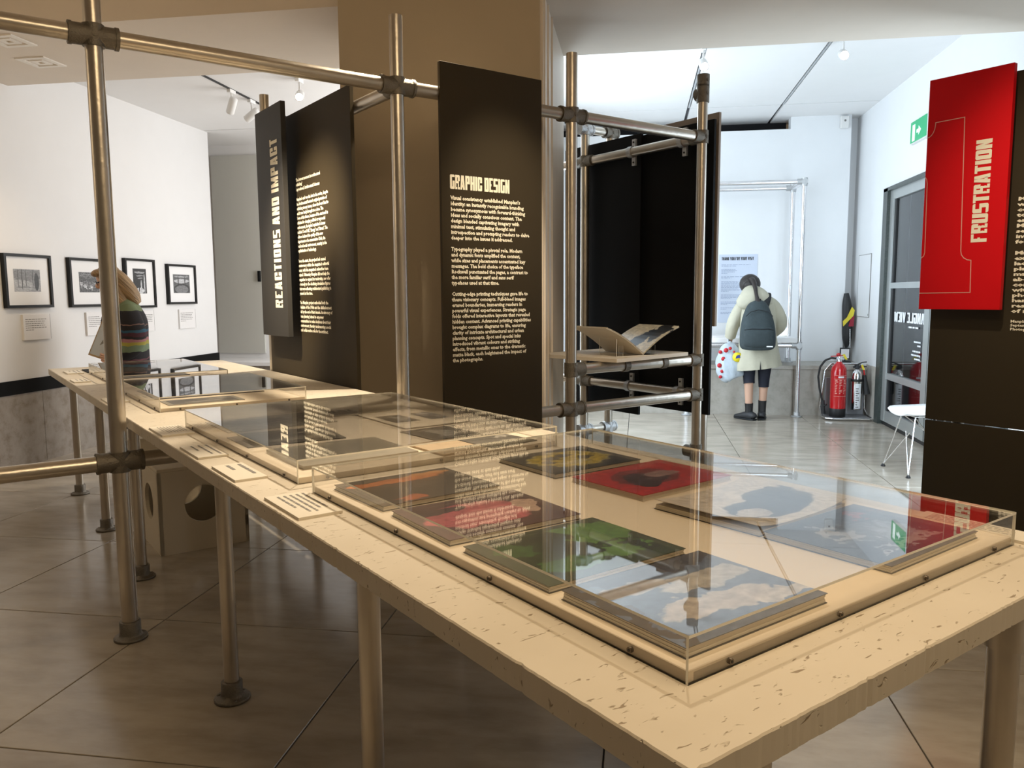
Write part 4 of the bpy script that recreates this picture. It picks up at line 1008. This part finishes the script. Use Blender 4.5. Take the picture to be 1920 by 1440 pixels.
obj('safety_tag', MB().poly([(.02, .655), (.055, .60), (.075, .605), (.045, .66)][::-1], T=frame_T((0, -.03, 0), (1, 0, 0), (0, 0, 1))), M['yellow'], t)
hs = [(-.03, 0, .61), (-.08, 0, .615), (-.14, 0, .59), (-.19, -.01, .52), (-.205, -.01, .42), (-.19, -.01, .30), (-.165, -.01, .20), (-.15, -.01, .15)]
obj('hose', MB().curve(hs, .0105), M['rubber'], t)
obj('nozzle', MB().tube((-.15, -.01, .17), (-.14, -.01, .03), .018, .022).tube((-.15, -.01, .10), (-.12, -.04, .13), .010), M['rubber'], t)
def wrap_label(name, r, z0, z1, a0, a1, m_, par, rr=.0006):
    mb = MB(); n = 14; vs = []
    for z in (z0, z1):
        for i in range(n + 1): t_ = a0 + (a1 - a0) * i / n; vs.append(((r + rr) * math.cos(t_), (r + rr) * math.sin(t_), z))
    mb.add(vs, [(i, i + 1, n + 2 + i, n + 1 + i) for i in range(n)], 0, True)
    return obj(name, mb, m_, par)
A0, A1 = -PI / 2 - .75, -PI / 2 + 1.0
lb = wrap_label('label_sheet', .079, .22, .44, A0, A1, M['red'], t)
rim = M['print_pink']
wrap_label('label_border', .0795, .437, .44, A0, A1, rim, t); wrap_label('label_border', .0795, .22, .223, A0, A1, rim, t)
wrap_label('label_border', .0795, .40, .403, A0, A1, rim, t)
wrap_label('label_title', .0795, .412, .43, -PI / 2 - .25, -PI / 2 + .5, M['print_white'], t)
rnd = random.Random(5)
for i in range(9):
    z = .385 - i * .017
    for a_ in (A0 + .12, -PI / 2 - .1, -PI / 2 + .45):
        wrap_label('label_text', .0795, z, z + .007, a_, a_ + rnd.uniform(.12, .38), M['print_pink'], t)
t = thing('fire_extinguisher', 'polished aluminium extinguisher with black horn beside the red one', 'extinguisher', (2.262, 8.66, .10))
obj('cylinder', MB().lathe([(.045, 0), (.054, .006), (.055, .35), (.050, .385), (.034, .41), (.018, .42), (.016, .44)], n=28), M['chrome'], t)
obj('strap', MB().lathe([(.0565, .30), (.0572, .302), (.0572, .325), (.0565, .327)], n=28), M['rubber'], t)
vm = obj('valve', MB().lathe([(.022, .43), (.022, .455), (.014, .46), (.014, .48)], n=14).box(-.04, -.012, .44, .03, .012, .46), M['rubber'], t)
obj('lever', MB().curve([(-.03, 0, .462), (.0, 0, .48), (.05, 0, .50), (.09, 0, .505)], .006).curve([(-.03, 0, .455), (.04, 0, .462), (.09, 0, .455)], .006), M['rubber'], vm)
obj('safety_tag', MB().poly([(.03, .47), (.05, .42), (.068, .425), (.048, .48)][::-1], T=frame_T((0, -.02, 0), (1, 0, 0), (0, 0, 1))), M['yellow'], t)
obj('horn_pipe', MB().curve([(.02, 0, .45), (.06, -.01, .445), (.07, -.01, .37)], .008), M['red'], t)
obj('horn', MB().tube((.070, -.01, .37), (.100, -.01, .17), .016, .034, n=18), M['rubber'], t)
wrap_label('label_sheet', .0552, .02, .28, -PI / 2 - .5, -PI / 2 + .6, M['print_white'], t)
for i in range(9): wrap_label('label_text', .0558, .03 + i * .024, .042 + i * .024, -PI / 2 - .35, -PI / 2 + rnd.uniform(-.1, .25), M['print_grey'], t)
# umbrella-like bundle in the niche with sign stand
t = thing('folded_umbrella', 'black folded umbrella with yellow band in the corner niche', 'umbrella', (2.33, 9.42, .565))
obj('canopy', MB().loft([(.0, 0, .13, .012, .012), (.005, 0, .25, .05, .045), (.0, 0, .45, .055, .05), (-.01, 0, .62, .05, .045), (-.02, 0, .75, .025, .025)], n=16), M['rubber'], t)
obj('yellow_band', MB().poly([(-.055, .38), (.05, .50), (.06, .56), (.03, .60), (-.02, .48), (-.06, .44)], h=.004, T=frame_T((0, -.06, 0), (1, 0, 0), (0, 0, 1))), M['yellow'], t)
obj('red_band', MB().poly([(.0, .38), (.055, .38), (.06, .50), (.02, .47)], h=.004, T=frame_T((0, -.058, 0), (1, 0, 0), (0, 0, 1))), mat('band_red', (.3, .01, .03), .6), t)
obj('shaft', MB().tube((.03, -.05, .10), (.02, -.05, .35), .006), M['chrome'], t)
t = thing('notice_holder', 'small black-framed notice behind the extinguishers', 'sign', (2.27, 9.22, .545))
obj('frame', MB().bbox(-.055, -.008, .04, .055, .004, .17, b=.004), M['rubber'], t)
obj('notice', MB().box(-.042, -.010, .055, .042, -.008, .155), M['cardwall'], t)
obj('foot', MB().bbox(-.06, -.05, 0, .06, .05, .02, b=.004).box(-.008, -.006, .02, .008, .002, .05), M['rubber'], t)

# =================================================================== CHAIR
t = thing('chair', 'white moulded chair on thin chrome wire legs by the door', 'chair', (2.10, 6.14, 0), math.radians(-82))
def shell():
    mb = MB(); nu, nv = 12, 18; vs = []
    for j in range(nv + 1):
        v = j / nv
        if v < .55:
            q = v / .55; y = -.22 + .40 * q; z = .455 - .012 * math.sin(PI * q) + (-.012 * (1 - q) ** 4 * 2)
        else:
            q = (v - .55) / .45; y = .18 + .10 * q + .04 * math.sin(PI * q / 2); z = .455 + .36 * q ** 1.3
        wd = .225 * (1 - .25 * max(0, v - .6) / .4) * (1 - .35 * max(0, (.12 - v) / .12) ** 2) * (1 - .30 * max(0, (v - .88) / .12) ** 2)
        for i in range(nu + 1):
            u = -1 + 2 * i / nu; vs.append((u * wd, y - .0 + .03 * abs(u) ** 2 * (-1 if v > .6 else 0), z + .03 * abs(u) ** 2.5 * (1 if v < .6 else .3)))
    k = nu + 1; fs = [(j * k + i, j * k + i + 1, (j + 1) * k + i + 1, (j + 1) * k + i) for j in range(nv) for i in range(nu)]
    vs2 = [(a, b + .0, c - .007) for a, b, c in vs]; o = len(vs)
    fs2 = [tuple(o + q for q in f[::-1]) for f in fs]
    bd = [i for i in range(nu)] ; rim_ = []
    edge = [i for i in range(k)] + [j * k + nu for j in range(1, nv + 1)] + [nv * k + i for i in range(nu - 1, -1, -1)] + [j * k for j in range(nv - 1, 0, -1)]
    for a, b in zip(edge, edge[1:] + edge[:1]): rim_.append((a, o + a, o + b, b))
    return mb.add(vs + vs2, fs + fs2 + rim_, 0, True)
obj('seat_shell', shell(), M['plastic_white'], t)
corner = [(-.20, -.21), (.20, -.21), (.20, .20), (-.20, .20)]; topc = [(-.10, -.13), (.10, -.13), (.10, .12), (-.10, .12)]
for k in range(4):
    a = corner[k]; b = topc[k]; lg = obj('leg', MB().tube((a[0], a[1], .015), (b[0], b[1], .425), .0055, n=8).tube((a[0], a[1], .015), (-b[0] * .3, b[1], .30), .0045, n=8), M['chrome'], t)
    obj('foot', MB().lathe([(.016, 0), (.017, .006), (.008, .022)], (a[0], a[1], 0), n=12), M['rubber'], lg)
obj('wire_brace', MB().curve([(-.10, -.13, .425), (.10, -.13, .425), (.10, .12, .425), (-.10, .12, .425), (-.10, -.13, .425)], .005).curve([(-.10, -.13, .42), (0, 0, .30), (.10, .12, .42)], .004).curve([(.10, -.13, .42), (0, 0, .30), (-.10, .12, .42)], .004), M['chrome'], t)

# =================================================================== PEOPLE
def skin_body(name, verts, edges, radii, parent, material, root=0, levels=2):
    me = bpy.data.meshes.new(name); me.from_pydata([Vector(v) for v in verts], edges, [])
    o = bpy.data.objects.new(name, me); COL.objects.link(o)
    md = o.modifiers.new('skin', 'SKIN'); md.use_smooth_shade = True
    sv = me.skin_vertices[0].data
    for i, r in enumerate(radii): sv[i].radius = (r, r) if not isinstance(r, tuple) else r; sv[i].use_root = (i == root)
    sb_ = o.modifiers.new('sub', 'SUBSURF'); sb_.levels = levels; sb_.render_levels = levels
    bpy.context.view_layer.update()
    m2 = bpy.data.meshes.new_from_object(o.evaluated_get(bpy.context.evaluated_depsgraph_get())); m2.name = name
    bpy.data.objects.remove(o)
    m2.materials.clear(); m2.materials.append(material)
    for p_ in m2.polygons: p_.use_smooth = True
    r = bpy.data.objects.new(name, m2); COL.objects.link(r); r.parent = parent
    return r
def hand_chain(V, E, R, wrist_i, wrist, palm_dir, finger_dir, side):
    """palm and five fingers joined onto the arm chain"""
    pd = Vector(palm_dir).normalized(); fd = Vector(finger_dir).normalized(); sd = Vector(side).normalized(); w = Vector(wrist)
    c = w + pd * .045; V.append(c); E.append((wrist_i, len(V) - 1)); R.append((.030, .018)); ci = len(V) - 1
    for k, ln in zip((-1.5, -.5, .5, 1.5), (.060, .072, .076, .066)):
        b = c + pd * .035 + sd * k * .017; V.append(b); E.append((ci, len(V) - 1)); R.append(.0095)
        m_ = b + (pd * .6 + fd * .6) * ln * .5; V.append(m_); E.append((len(V) - 2, len(V) - 1)); R.append(.0085)
        V.append(m_ + fd * ln * .5); E.append((len(V) - 2, len(V) - 1)); R.append(.0075)
    b = w + pd * .02 + sd * .028; V.append(b); E.append((ci, len(V) - 1)); R.append(.011)
    V.append(b + sd * .015 + pd * .03); E.append((len(V) - 2, len(V) - 1)); R.append(.009)
    V.append(b + sd * .008 + pd * .055 + fd * .01); E.append((len(V) - 2, len(V) - 1)); R.append(.0075)

# ---- visitor in the hall, seen from behind, bending over the shelf (local origin between the feet, +y forward)
vis = thing('person', 'person in beige hooded coat with dark backpack, bending over the shelf', 'person', (1.235, 8.50, 0))
V = [(0, 0, .84), (0, .02, 1.0), (0, .05, 1.16), (-.01, .10, 1.27), (-.02, .16, 1.34), (-.03, .205, 1.40),
     (-.15, .06, 1.21), (-.255, .04, 1.00), (-.27, .12, .84),
     (.145, .06, 1.21), (.225, .06, 1.00), (.15, .24, .89),
     (-.085, 0, .80), (-.085, .015, .45), (-.075, .0, .10), (-.095, .02, .045), (-.14, .075, .032),
     (.075, .0, .80), (.075, .03, .45), (.065, .06, .10), (.066, .075, .045), (.075, .13, .032)]
E_ = [(0, 1), (1, 2), (2, 3), (3, 4), (4, 5), (2, 6), (6, 7), (7, 8), (2, 9), (9, 10), (10, 11), (0, 12), (12, 13), (13, 14), (14, 15), (15, 16), (0, 17), (17, 18), (18, 19), (19, 20), (20, 21)]
Rr = [.13, .12, .13, .07, .055, .07, .055, .042, .028, .055, .042, .028, .085, .055, .036, .026, .02, .085, .055, .036, .026, .02]
hand_chain(V, E_, Rr, 8, V[8], (-.1, .0, -1), (.3, .5, -.6), (0, 1, 0))
hand_chain(V, E_, Rr, 11, V[11], (-.4, 1, -.2), (0, .8, -.6), (-1, 0, 0))
skin_body('body', V, E_, Rr, vis, M['skin'])
obj('leggings', MB().loft([(-.08, 0, .385, .058, .060), (-.083, .01, .45, .060, .064), (-.085, .005, .6, .074, .078), (-.085, 0, .82, .095, .10)], n=20).loft([(.072, .03, .345, .052, .056), (.072, .03, .45, .060, .064), (.075, .015, .6, .074, .078), (.075, 0, .82, .095, .10)], n=20), M['navy'], vis)
coat = MB().loft([(.01, -.005, .548, .232, .165), (.005, -.005, .60, .226, .160), (.0, 0, .75, .200, .150), (-.005, .01, .92, .182, .138), (-.01, .03, 1.08, .192, .140), (-.01, .06, 1.20, .185, .130), (-.015, .09, 1.28, .130, .105), (-.02, .12, 1.335, .075, .075)], n=32, sub=5)
# soft vertical folds at the hem
for i, v in enumerate(coat.v):
    x, y, z = v
    if z < .95: k = (.95 - z) / .4; a_ = math.atan2(y, x); f_ = 1 + .05 * k * math.sin(a_ * 9 + 1) + .03 * k * math.sin(a_ * 17); coat.v[i] = (x * f_, y * f_, z)
obj('coat', coat, M['coat'], vis)
obj('coat_vent', MB().poly([(-.004, .545), (.012, .545), (.004, .64)], T=frame_T((.0, -.176, 0), (1, 0, 0), (0, 0, 1))), M['print_black'], vis)
obj('sleeve', MB().loft([(-.10, .06, 1.245, .055, .07), (-.165, .05, 1.18, .070, .072), (-.235, .035, 1.05, .070, .072), (-.262, .05, .96, .064, .068), (-.272, .10, .87, .056, .060)], n=20), M['coat'], vis)
obj('sleeve', MB().loft([(.085, .06, 1.245, .055, .07), (.15, .05, 1.18, .070, .072), (.215, .04, 1.06, .068, .070), (.225, .08, .98, .062, .064), (.19, .18, .915, .054, .056)], n=20), M['coat'], vis)
obj('hood', MB().loft([(-.05, -.03, 1.165, .09, .03), (-.055, -.045, 1.20, .165, .050), (-.055, -.015, 1.25, .178, .080), (-.06, .03, 1.30, .145, .090), (-.07, .08, 1.335, .105, .075), (-.075, .12, 1.345, .06, .05)], n=28), M['coat'], vis)
T = Matrix.Translation((-.075, .205, 1.415)) @ Matrix.Rotation(.75, 4, 'X')
obj('face', MB().ell((0, .02, 0), (.070, .085, .10), T=T).ell((0, .105, -.01), (.012, .016, .022), n=10, T=T).ell((-.070, .01, -.005), (.010, .018, .028), n=10, T=T).ell((.070, .01, -.005), (.010, .018, .028), n=10, T=T), M['skin'], vis)
obj('eyes', MB().ell((-.028, .095, .012), (.012, .008, .008), n=10, T=T).ell((.028, .095, .012), (.012, .008, .008), n=10, T=T), M['print_white'], vis)
obj('mouth', MB().ell((0, .093, -.05), (.022, .008, .006), n=10, T=T), M['band'] if 'band' in M else M['red'], vis)
obj('hair', MB().ell((0, -.012, .016), (.108, .105, .104), T=T, n=28).ell((.0, -.07, .05), (.075, .05, .06), T=T, n=20), M['hair_dark'], vis)
obj('ponytail', MB().loft([(-.07, .10, 1.465, .035, .03), (-.06, .03, 1.44, .026, .026), (-.05, -.03, 1.38, .022, .022), (-.045, -.085, 1.31, .018, .020), (-.04, -.135, 1.26, .022, .020), (-.03, -.16, 1.22, .032, .02), (-.02, -.18, 1.185, .030, .018), (-.01, -.19, 1.165, .008, .008)], n=14), M['hair_dark'], vis)
# shoes and socks
obj('sock', MB().loft([(-.075, 0, .05, .040, .042), (-.075, 0, .12, .040, .042), (-.077, 0, .175, .044, .046)], n=16), M['rubber'], vis)
obj('sock', MB().loft([(.064, .05, .05, .040, .042), (.066, .055, .12, .040, .042), (.067, .055, .20, .043, .045)], n=16), M['rubber'], vis)
def shoe(x, y, rz):
    T = Matrix.Translation((x, y, 0)) @ Matrix.Rotation(rz, 4, 'Z')
    mb = MB(); k = len(mb.v)
    mb.loft([(0, -.075, .030, .030, .022), (0, -.06, .042, .040, .042), (0, 0, .048, .043, .048), (0, .07, .040, .045, .036), (0, .13, .030, .044, .026), (0, .175, .024, .030, .018), (0, .19, .022, .006, .006)], n=18)
    mb.v = [tuple(T @ Vector((v[0], v[1], max(v[2], .002)))) for v in mb.v]
    s_ = obj('shoe', mb, M['shoe'], vis)
    so = MB().loft([(0, -.078, .010, .036, .010), (0, 0, .010, .046, .010), (0, .08, .010, .049, .010), (0, .16, .010, .040, .010), (0, .195, .010, .010, .010)], n=14)
    so.v = [tuple(T @ Vector(v)) for v in so.v]
    obj('sole', so, M['packdark'], s_)
shoe(-.075, -.01, .75); shoe(.065, .06, -.15)
# backpack
bp = thing('backpack', 'dark grey backpack with front pocket worn on the beige coat', 'backpack', (1.205, 8.49, 0))
pk = MB().loft([(-.01, -.205, .765, .150, .070), (-.01, -.21, .80, .172, .085), (-.01, -.205, .92, .172, .090), (-.01, -.18, 1.05, .155, .085), (-.005, -.145, 1.15, .120, .072), (0, -.12, 1.215, .080, .050), (0, -.105, 1.24, .035, .022)], n=32, sub=5)
def squarish(mb, cx, cy, p_=2.8):
    for i, v in enumerate(mb.v):
        dx, dy = v[0] - cx, v[1] - cy; r = math.hypot(dx, dy)
        if r > 1e-5:
            c, s = abs(dx) / r, abs(dy) / r; k = (c ** p_ + s ** p_) ** (-1 / p_); mb.v[i] = (cx + dx * min(k, 1.15), cy + dy * min(k, 1.1), v[2])
    return mb
obj('main_bag', squarish(pk, -.01, -.18), M['pack'], bp)
pc = MB().loft([(-.01, -.265, .785, .125, .025), (-.01, -.275, .82, .150, .042), (-.01, -.275, .93, .148, .042), (-.01, -.268, .975, .130, .026), (-.01, -.262, .985, .110, .012)], n=28)
obj('front_pocket', pc, M['pack'], bp)
obj('zip', MB().curve([(-.15, -.285, .955), (-.08, -.305, .967), (.0, -.310, .963), (.08, -.302, .967), (.13, -.285, .955)], .004, n=6), M['packdark'], bp)
obj('top_zip', MB().curve([(-.135, -.255, 1.09), (-.09, -.255, 1.135), (-.01, -.25, 1.155), (.08, -.255, 1.135), (.125, -.255, 1.09)], .004, n=6), M['packdark'], bp)
obj('maker_label', MB().box(.065, -.3105, .785, .125, -.307, .797), M['print_white'], bp)
obj('strap', MB().loft([(.05, -.150, 1.13, .032, .012), (.080, -.095, 1.205, .034, .012), (.105, -.035, 1.275, .034, .012), (.118, .05, 1.315, .030, .012), (.115, .14, 1.22, .026, .010)], n=12), M['packdark'], bp)
obj('strap', MB().loft([(-.12, .04, 1.26, .028, .010), (-.13, .08, 1.27, .030, .012), (-.13, .16, 1.20, .026, .010)], n=12), M['packdark'], bp)
obj('handle', MB().curve([(-.03, -.115, 1.225), (-.02, -.13, 1.26), (.02, -.13, 1.26), (.03, -.115, 1.225)], .006, n=8), M['packdark'], bp)
# carrier bag
cb_ = thing('carrier_bag', 'white plastic carrier bag with red spots and yellow disc', 'bag', (.955, 8.50, 0))
cbm = MB().loft([(.03, 0, .425, .05, .04), (.02, 0, .45, .115, .07), (.0, 0, .55, .135, .075), (-.01, 0, .68, .120, .060), (.0, .02, .76, .085, .035), (.01, .05, .81, .025, .015)], n=32, sub=5)
for i, v in enumerate(cbm.v):
    a_ = math.atan2(v[1], v[0]); f_ = 1 + .07 * math.sin(a_ * 7 + v[2] * 20) + .04 * math.sin(a_ * 13 - v[2] * 31); cbm.v[i] = (v[0] * f_, v[1] * f_, v[2] + .006 * math.sin(a_ * 5))
obj('bag_body', cbm, M['bagplastic'], cb_)
obj('bag_handle', MB().curve([(-.02, .03, .78), (-.015, .08, .84), (.0, .12, .80), (.03, .06, .78)], .008, n=8), M['bagplastic'], cb_)
dm = mat('bag_spot_red', (.55, .02, .03), .5)
for i, (x, z, r) in enumerate(((-.105, .715, .020), (-.075, .645, .022), (-.112, .575, .024), (-.085, .515, .018), (-.05, .735, .024), (-.10, .455, .018), (-.01, .755, .018), (.03, .72, .012))):
    T = Matrix.Translation((x, -.045 - .035 * (1 - min(1, abs(x) / .13)), z)) @ Matrix.Rotation(PI / 2, 4, 'X')
    obj('red_spot', MB().lathe([(r, 0), (r, .003), (.001, .004)], n=14, T=T), dm, cb_)
T = Matrix.Translation((.065, -.078, .665)) @ Matrix.Rotation(PI / 2, 4, 'X')
yd = obj('yellow_disc', MB().lathe([(.050, 0), (.050, .003), (.001, .004)], n=24, T=T), mat('bag_yellow', (.85, .70, .02), .5), cb_)
obj('disc_mark', MB().poly([(-.02, .65), (.03, .66), (.02, .69), (-.01, .68)], T=frame_T((.065, -.084, 0), (1, 0, 0), (0, 0, 1))), mat('mark_blue', (.03, .05, .25), .5), cb_)

# ---- woman by the photographs, in profile facing local -x
wo = thing('person', 'woman with long blonde hair, glasses and striped knit by photographs', 'person', fab(7.10, 1.215, 0), math.radians(35.6))
V = [(.03, 0, .88), (.035, 0, 1.02), (.03, 0, 1.15), (.0, 0, 1.27), (-.03, 0, 1.36), (-.05, 0, 1.43),
     (.035, -.15, 1.21), (.09, -.19, .98), (-.05, -.20, .83),
     (.035, .15, 1.21), (.06, .19, .98), (-.10, .16, .86),
     (.03, -.08, .84), (.02, -.085, .46), (.03, -.09, .09), (-.02, -.09, .035), (-.12, -.09, .025),
     (.03, .08, .84), (.02, .085, .46), (.03, .09, .09), (-.02, .09, .035), (-.12, .09, .025)]
E_ = [(0, 1), (1, 2), (2, 3), (3, 4), (4, 5), (2, 6), (6, 7), (7, 8), (2, 9), (9, 10), (10, 11), (0, 12), (12, 13), (13, 14), (14, 15), (15, 16), (0, 17), (17, 18), (18, 19), (19, 20), (20, 21)]
Rr = [.13, .12, .125, .06, .05, .06, .052, .04, .026, .052, .04, .026, .08, .055, .038, .034, .03, .08, .055, .038, .034, .03]
hand_chain(V, E_, Rr, 8, V[8], (-1, .1, .1), (-.3, .9, .2), (0, 0, 1))
hand_chain(V, E_, Rr, 11, V[11], (-1, -.3, .1), (-.3, -.9, .2), (0, 0, 1))
skin_body('body', V, E_, Rr, wo, M['skin'])
def stripes(name, bands, z0, z1, slant=.0):
    mt, nt, p_ = newmat(name)
    tc = N(nt, 'ShaderNodeTexCoord'); sp = N(nt, 'ShaderNodeSeparateXYZ'); nt.links.new(tc.outputs['Object'], sp.inputs[0])
    nz = N(nt, 'ShaderNodeTexNoise'); nz.inputs['Scale'].default_value = 9; nt.links.new(tc.outputs['Object'], nz.inputs['Vector'])
    ad = N(nt, 'ShaderNodeMath', operation='MULTIPLY_ADD'); ad.inputs[1].default_value = .05; nt.links.new(nz.outputs[0], ad.inputs[0]); nt.links.new(sp.outputs[2], ad.inputs[2])
    mr = N(nt, 'ShaderNodeMapRange'); mr.inputs[1].default_value = z0 + .025; mr.inputs[2].default_value = z1 + .025; nt.links.new(ad.outputs[0], mr.inputs[0])
    r = N(nt, 'ShaderNodeValToRGB'); r.color_ramp.interpolation = 'CONSTANT'; e = r.color_ramp.elements
    while len(e) < len(bands): e.new(.5)
    for i, (q, c) in enumerate(bands): e[i].position = q; e[i].color = c4(c)
    nt.links.new(mr.outputs[0], r.inputs[0]); nt.links.new(r.outputs[0], p_.inputs['Base Color']); p_.inputs['Roughness'].default_value = .9
    n2 = N(nt, 'ShaderNodeTexNoise'); n2.inputs['Scale'].default_value = 90; nt.links.new(tc.outputs['Object'], n2.inputs['Vector'])
    b = N(nt, 'ShaderNodeBump'); b.inputs['Strength'].default_value = .5; nt.links.new(n2.outputs[0], b.inputs['Height']); nt.links.new(b.outputs[0], p_.inputs['Normal'])
    return mt
BK = (.012, .010, .012)
knit = stripes('striped_knit', [(0, BK), (.03, (.12, .04, .05)), (.05, BK), (.17, (.13, .17, .10)), (.27, (.28, .24, .04)), (.33, (.28, .12, .13)), (.38, BK), (.42, (.05, .012, .02)), (.48, (.02, .07, .11)), (.52, BK), (.60, (.16, .09, .07)), (.615, BK), (.82, (.13, .16, .08))], .80, 1.30)
obj('jumper', MB().loft([(.03, 0, .76, .165, .21), (.035, 0, .85, .160, .205), (.04, 0, 1.0, .155, .195), (.045, 0, 1.12, .150, .20), (.035, 0, 1.22, .115, .185), (.015, 0, 1.29, .075, .12), (-.01, 0, 1.33, .060, .075)], n=30, sub=5), knit, wo)
obj('sleeve', MB().loft([(.045, -.13, 1.235, .065, .06), (.065, -.18, 1.15, .082, .06), (.085, -.20, 1.02, .088, .06), (.055, -.21, .92, .080, .06), (-.03, -.205, .85, .055, .05)], n=20, sub=5), knit, wo)
obj('sleeve', MB().loft([(.045, .13, 1.235, .065, .06), (.06, .18, 1.15, .078, .06), (.07, .20, 1.02, .080, .06), (.02, .19, .92, .070, .055), (-.07, .165, .87, .052, .05)], n=20, sub=5), knit, wo)
obj('scarf', MB().loft([(-.115, -.05, .84, .03, .05), (-.125, -.06, 1.0, .035, .05), (-.11, -.06, 1.15, .035, .055), (-.06, -.05, 1.27, .04, .06), (-.02, -.02, 1.33, .05, .07)], n=16), mat('scarf_dark', (.03, .01, .014), .9), wo)
obj('trousers', MB().loft([(.03, -.09, .08, .06, .06), (.025, -.085, .46, .075, .075), (.03, -.07, .84, .10, .10)], n=20).loft([(.03, .09, .08, .06, .06), (.025, .085, .46, .075, .075), (.03, .07, .84, .10, .10)], n=20), M['rubber'], wo)
T = Matrix.Translation((-.075, 0, 1.455)) @ Matrix.Rotation(-.38, 4, 'Y')
hd = MB()
hd.ell((.0, 0, .015), (.082, .070, .100), T=T, n=28)
hd.ell((-.045, 0, -.045), (.045, .050, .058), T=T, n=20)
hd.ell((-.090, 0, -.012), (.020, .012, .022), T=T, n=14)
hd.ell((-.080, 0, -.052), (.014, .022, .012), T=T, n=12)
hd.ell((.005, -.070, -.01), (.016, .008, .028), T=T, n=12); hd.ell((.005, .070, -.01), (.016, .008, .028), T=T, n=12)
obj('face', hd, M['skin'], wo)
obj('eyes', MB().ell((-.072, -.028, .012), (.008, .012, .007), T=T, n=10).ell((-.072, .028, .012), (.008, .012, .007), T=T, n=10), M['print_black'], wo)
gl = MB()
for sy in (-1, 1):
    for i in range(12):
        a_, b_ = 2 * PI * i / 12, 2 * PI * (i + 1) / 12
        gl.tube(T @ Vector((-.090, sy * .030 + .024 * math.cos(a_), .010 + .019 * math.sin(a_))), T @ Vector((-.090, sy * .030 + .024 * math.cos(b_), .010 + .019 * math.sin(b_))), .0028, n=6)
    gl.tube(T @ Vector((-.088, sy * .054, .014)), T @ Vector((.0, sy * .074, .012)), .0028, n=6)
gl.tube(T @ Vector((-.092, -.006, .014)), T @ Vector((-.092, .006, .014)), .003, n=6)
obj('glasses', gl, M['spec'], wo)
obj('hair', MB().ell((.018, 0, .038), (.092, .086, .092), T=T, n=28).ell((-.055, -.02, .085), (.045, .05, .030), T=T, n=18).loft([(-.045, 0, 1.52, .05, .075), (.0, -.01, 1.46, .070, .090), (.045, -.02, 1.38, .080, .095), (.095, -.03, 1.31, .065, .085), (.13, -.03, 1.265, .03, .05)], n=24, sub=5).loft([(-.02, -.065, 1.45, .045, .03), (-.01, -.085, 1.34, .050, .03), (.02, -.10, 1.25, .045, .03), (.04, -.10, 1.19, .015, .015)], n=14), M['hair_blond'], wo)
# document folder hanging against her chest
dc = thing('document_folder', 'pale printed folder with wooden edge held at the woman’s chest', 'folder', fab(7.02, 1.00, .84), math.radians(35.6))
T = Matrix.Translation((.02, -.03, 0)) @ Matrix.Rotation(math.radians(23), 4, 'Y')
obj('sheet', MB().box(-.075, -.004, .012, .075, 0, .42, T=T), mat('folder_print', (.55, .60, .66), .4, var=.04), dc)
obj('edge_strip', MB().box(-.08, -.008, 0, .08, .006, .014, T=T).box(-.08, -.006, 0, -.074, .004, .42, T=T), M['wood'], dc)
obj('sketch', MB().poly([(-.03, .10), (-.01, .12), (.05, .24), (.03, .25), (-.02, .16)], T=T @ frame_T((0, -.0046, 0), (1, 0, 0), (0, 0, 1))).poly([(-.02, .22), (.06, .20), (.06, .21), (-.02, .235)], T=T @ frame_T((0, -.0046, 0), (1, 0, 0), (0, 0, 1))), M['print_grey'], dc)
obj('lettering', line_bars(-.05, .39, .11, .1, 6, T @ frame_T((0, -.0046, 0), (1, 0, 0), (0, 0, 1)), seed=77, thick=.3), M['print_grey'], dc)
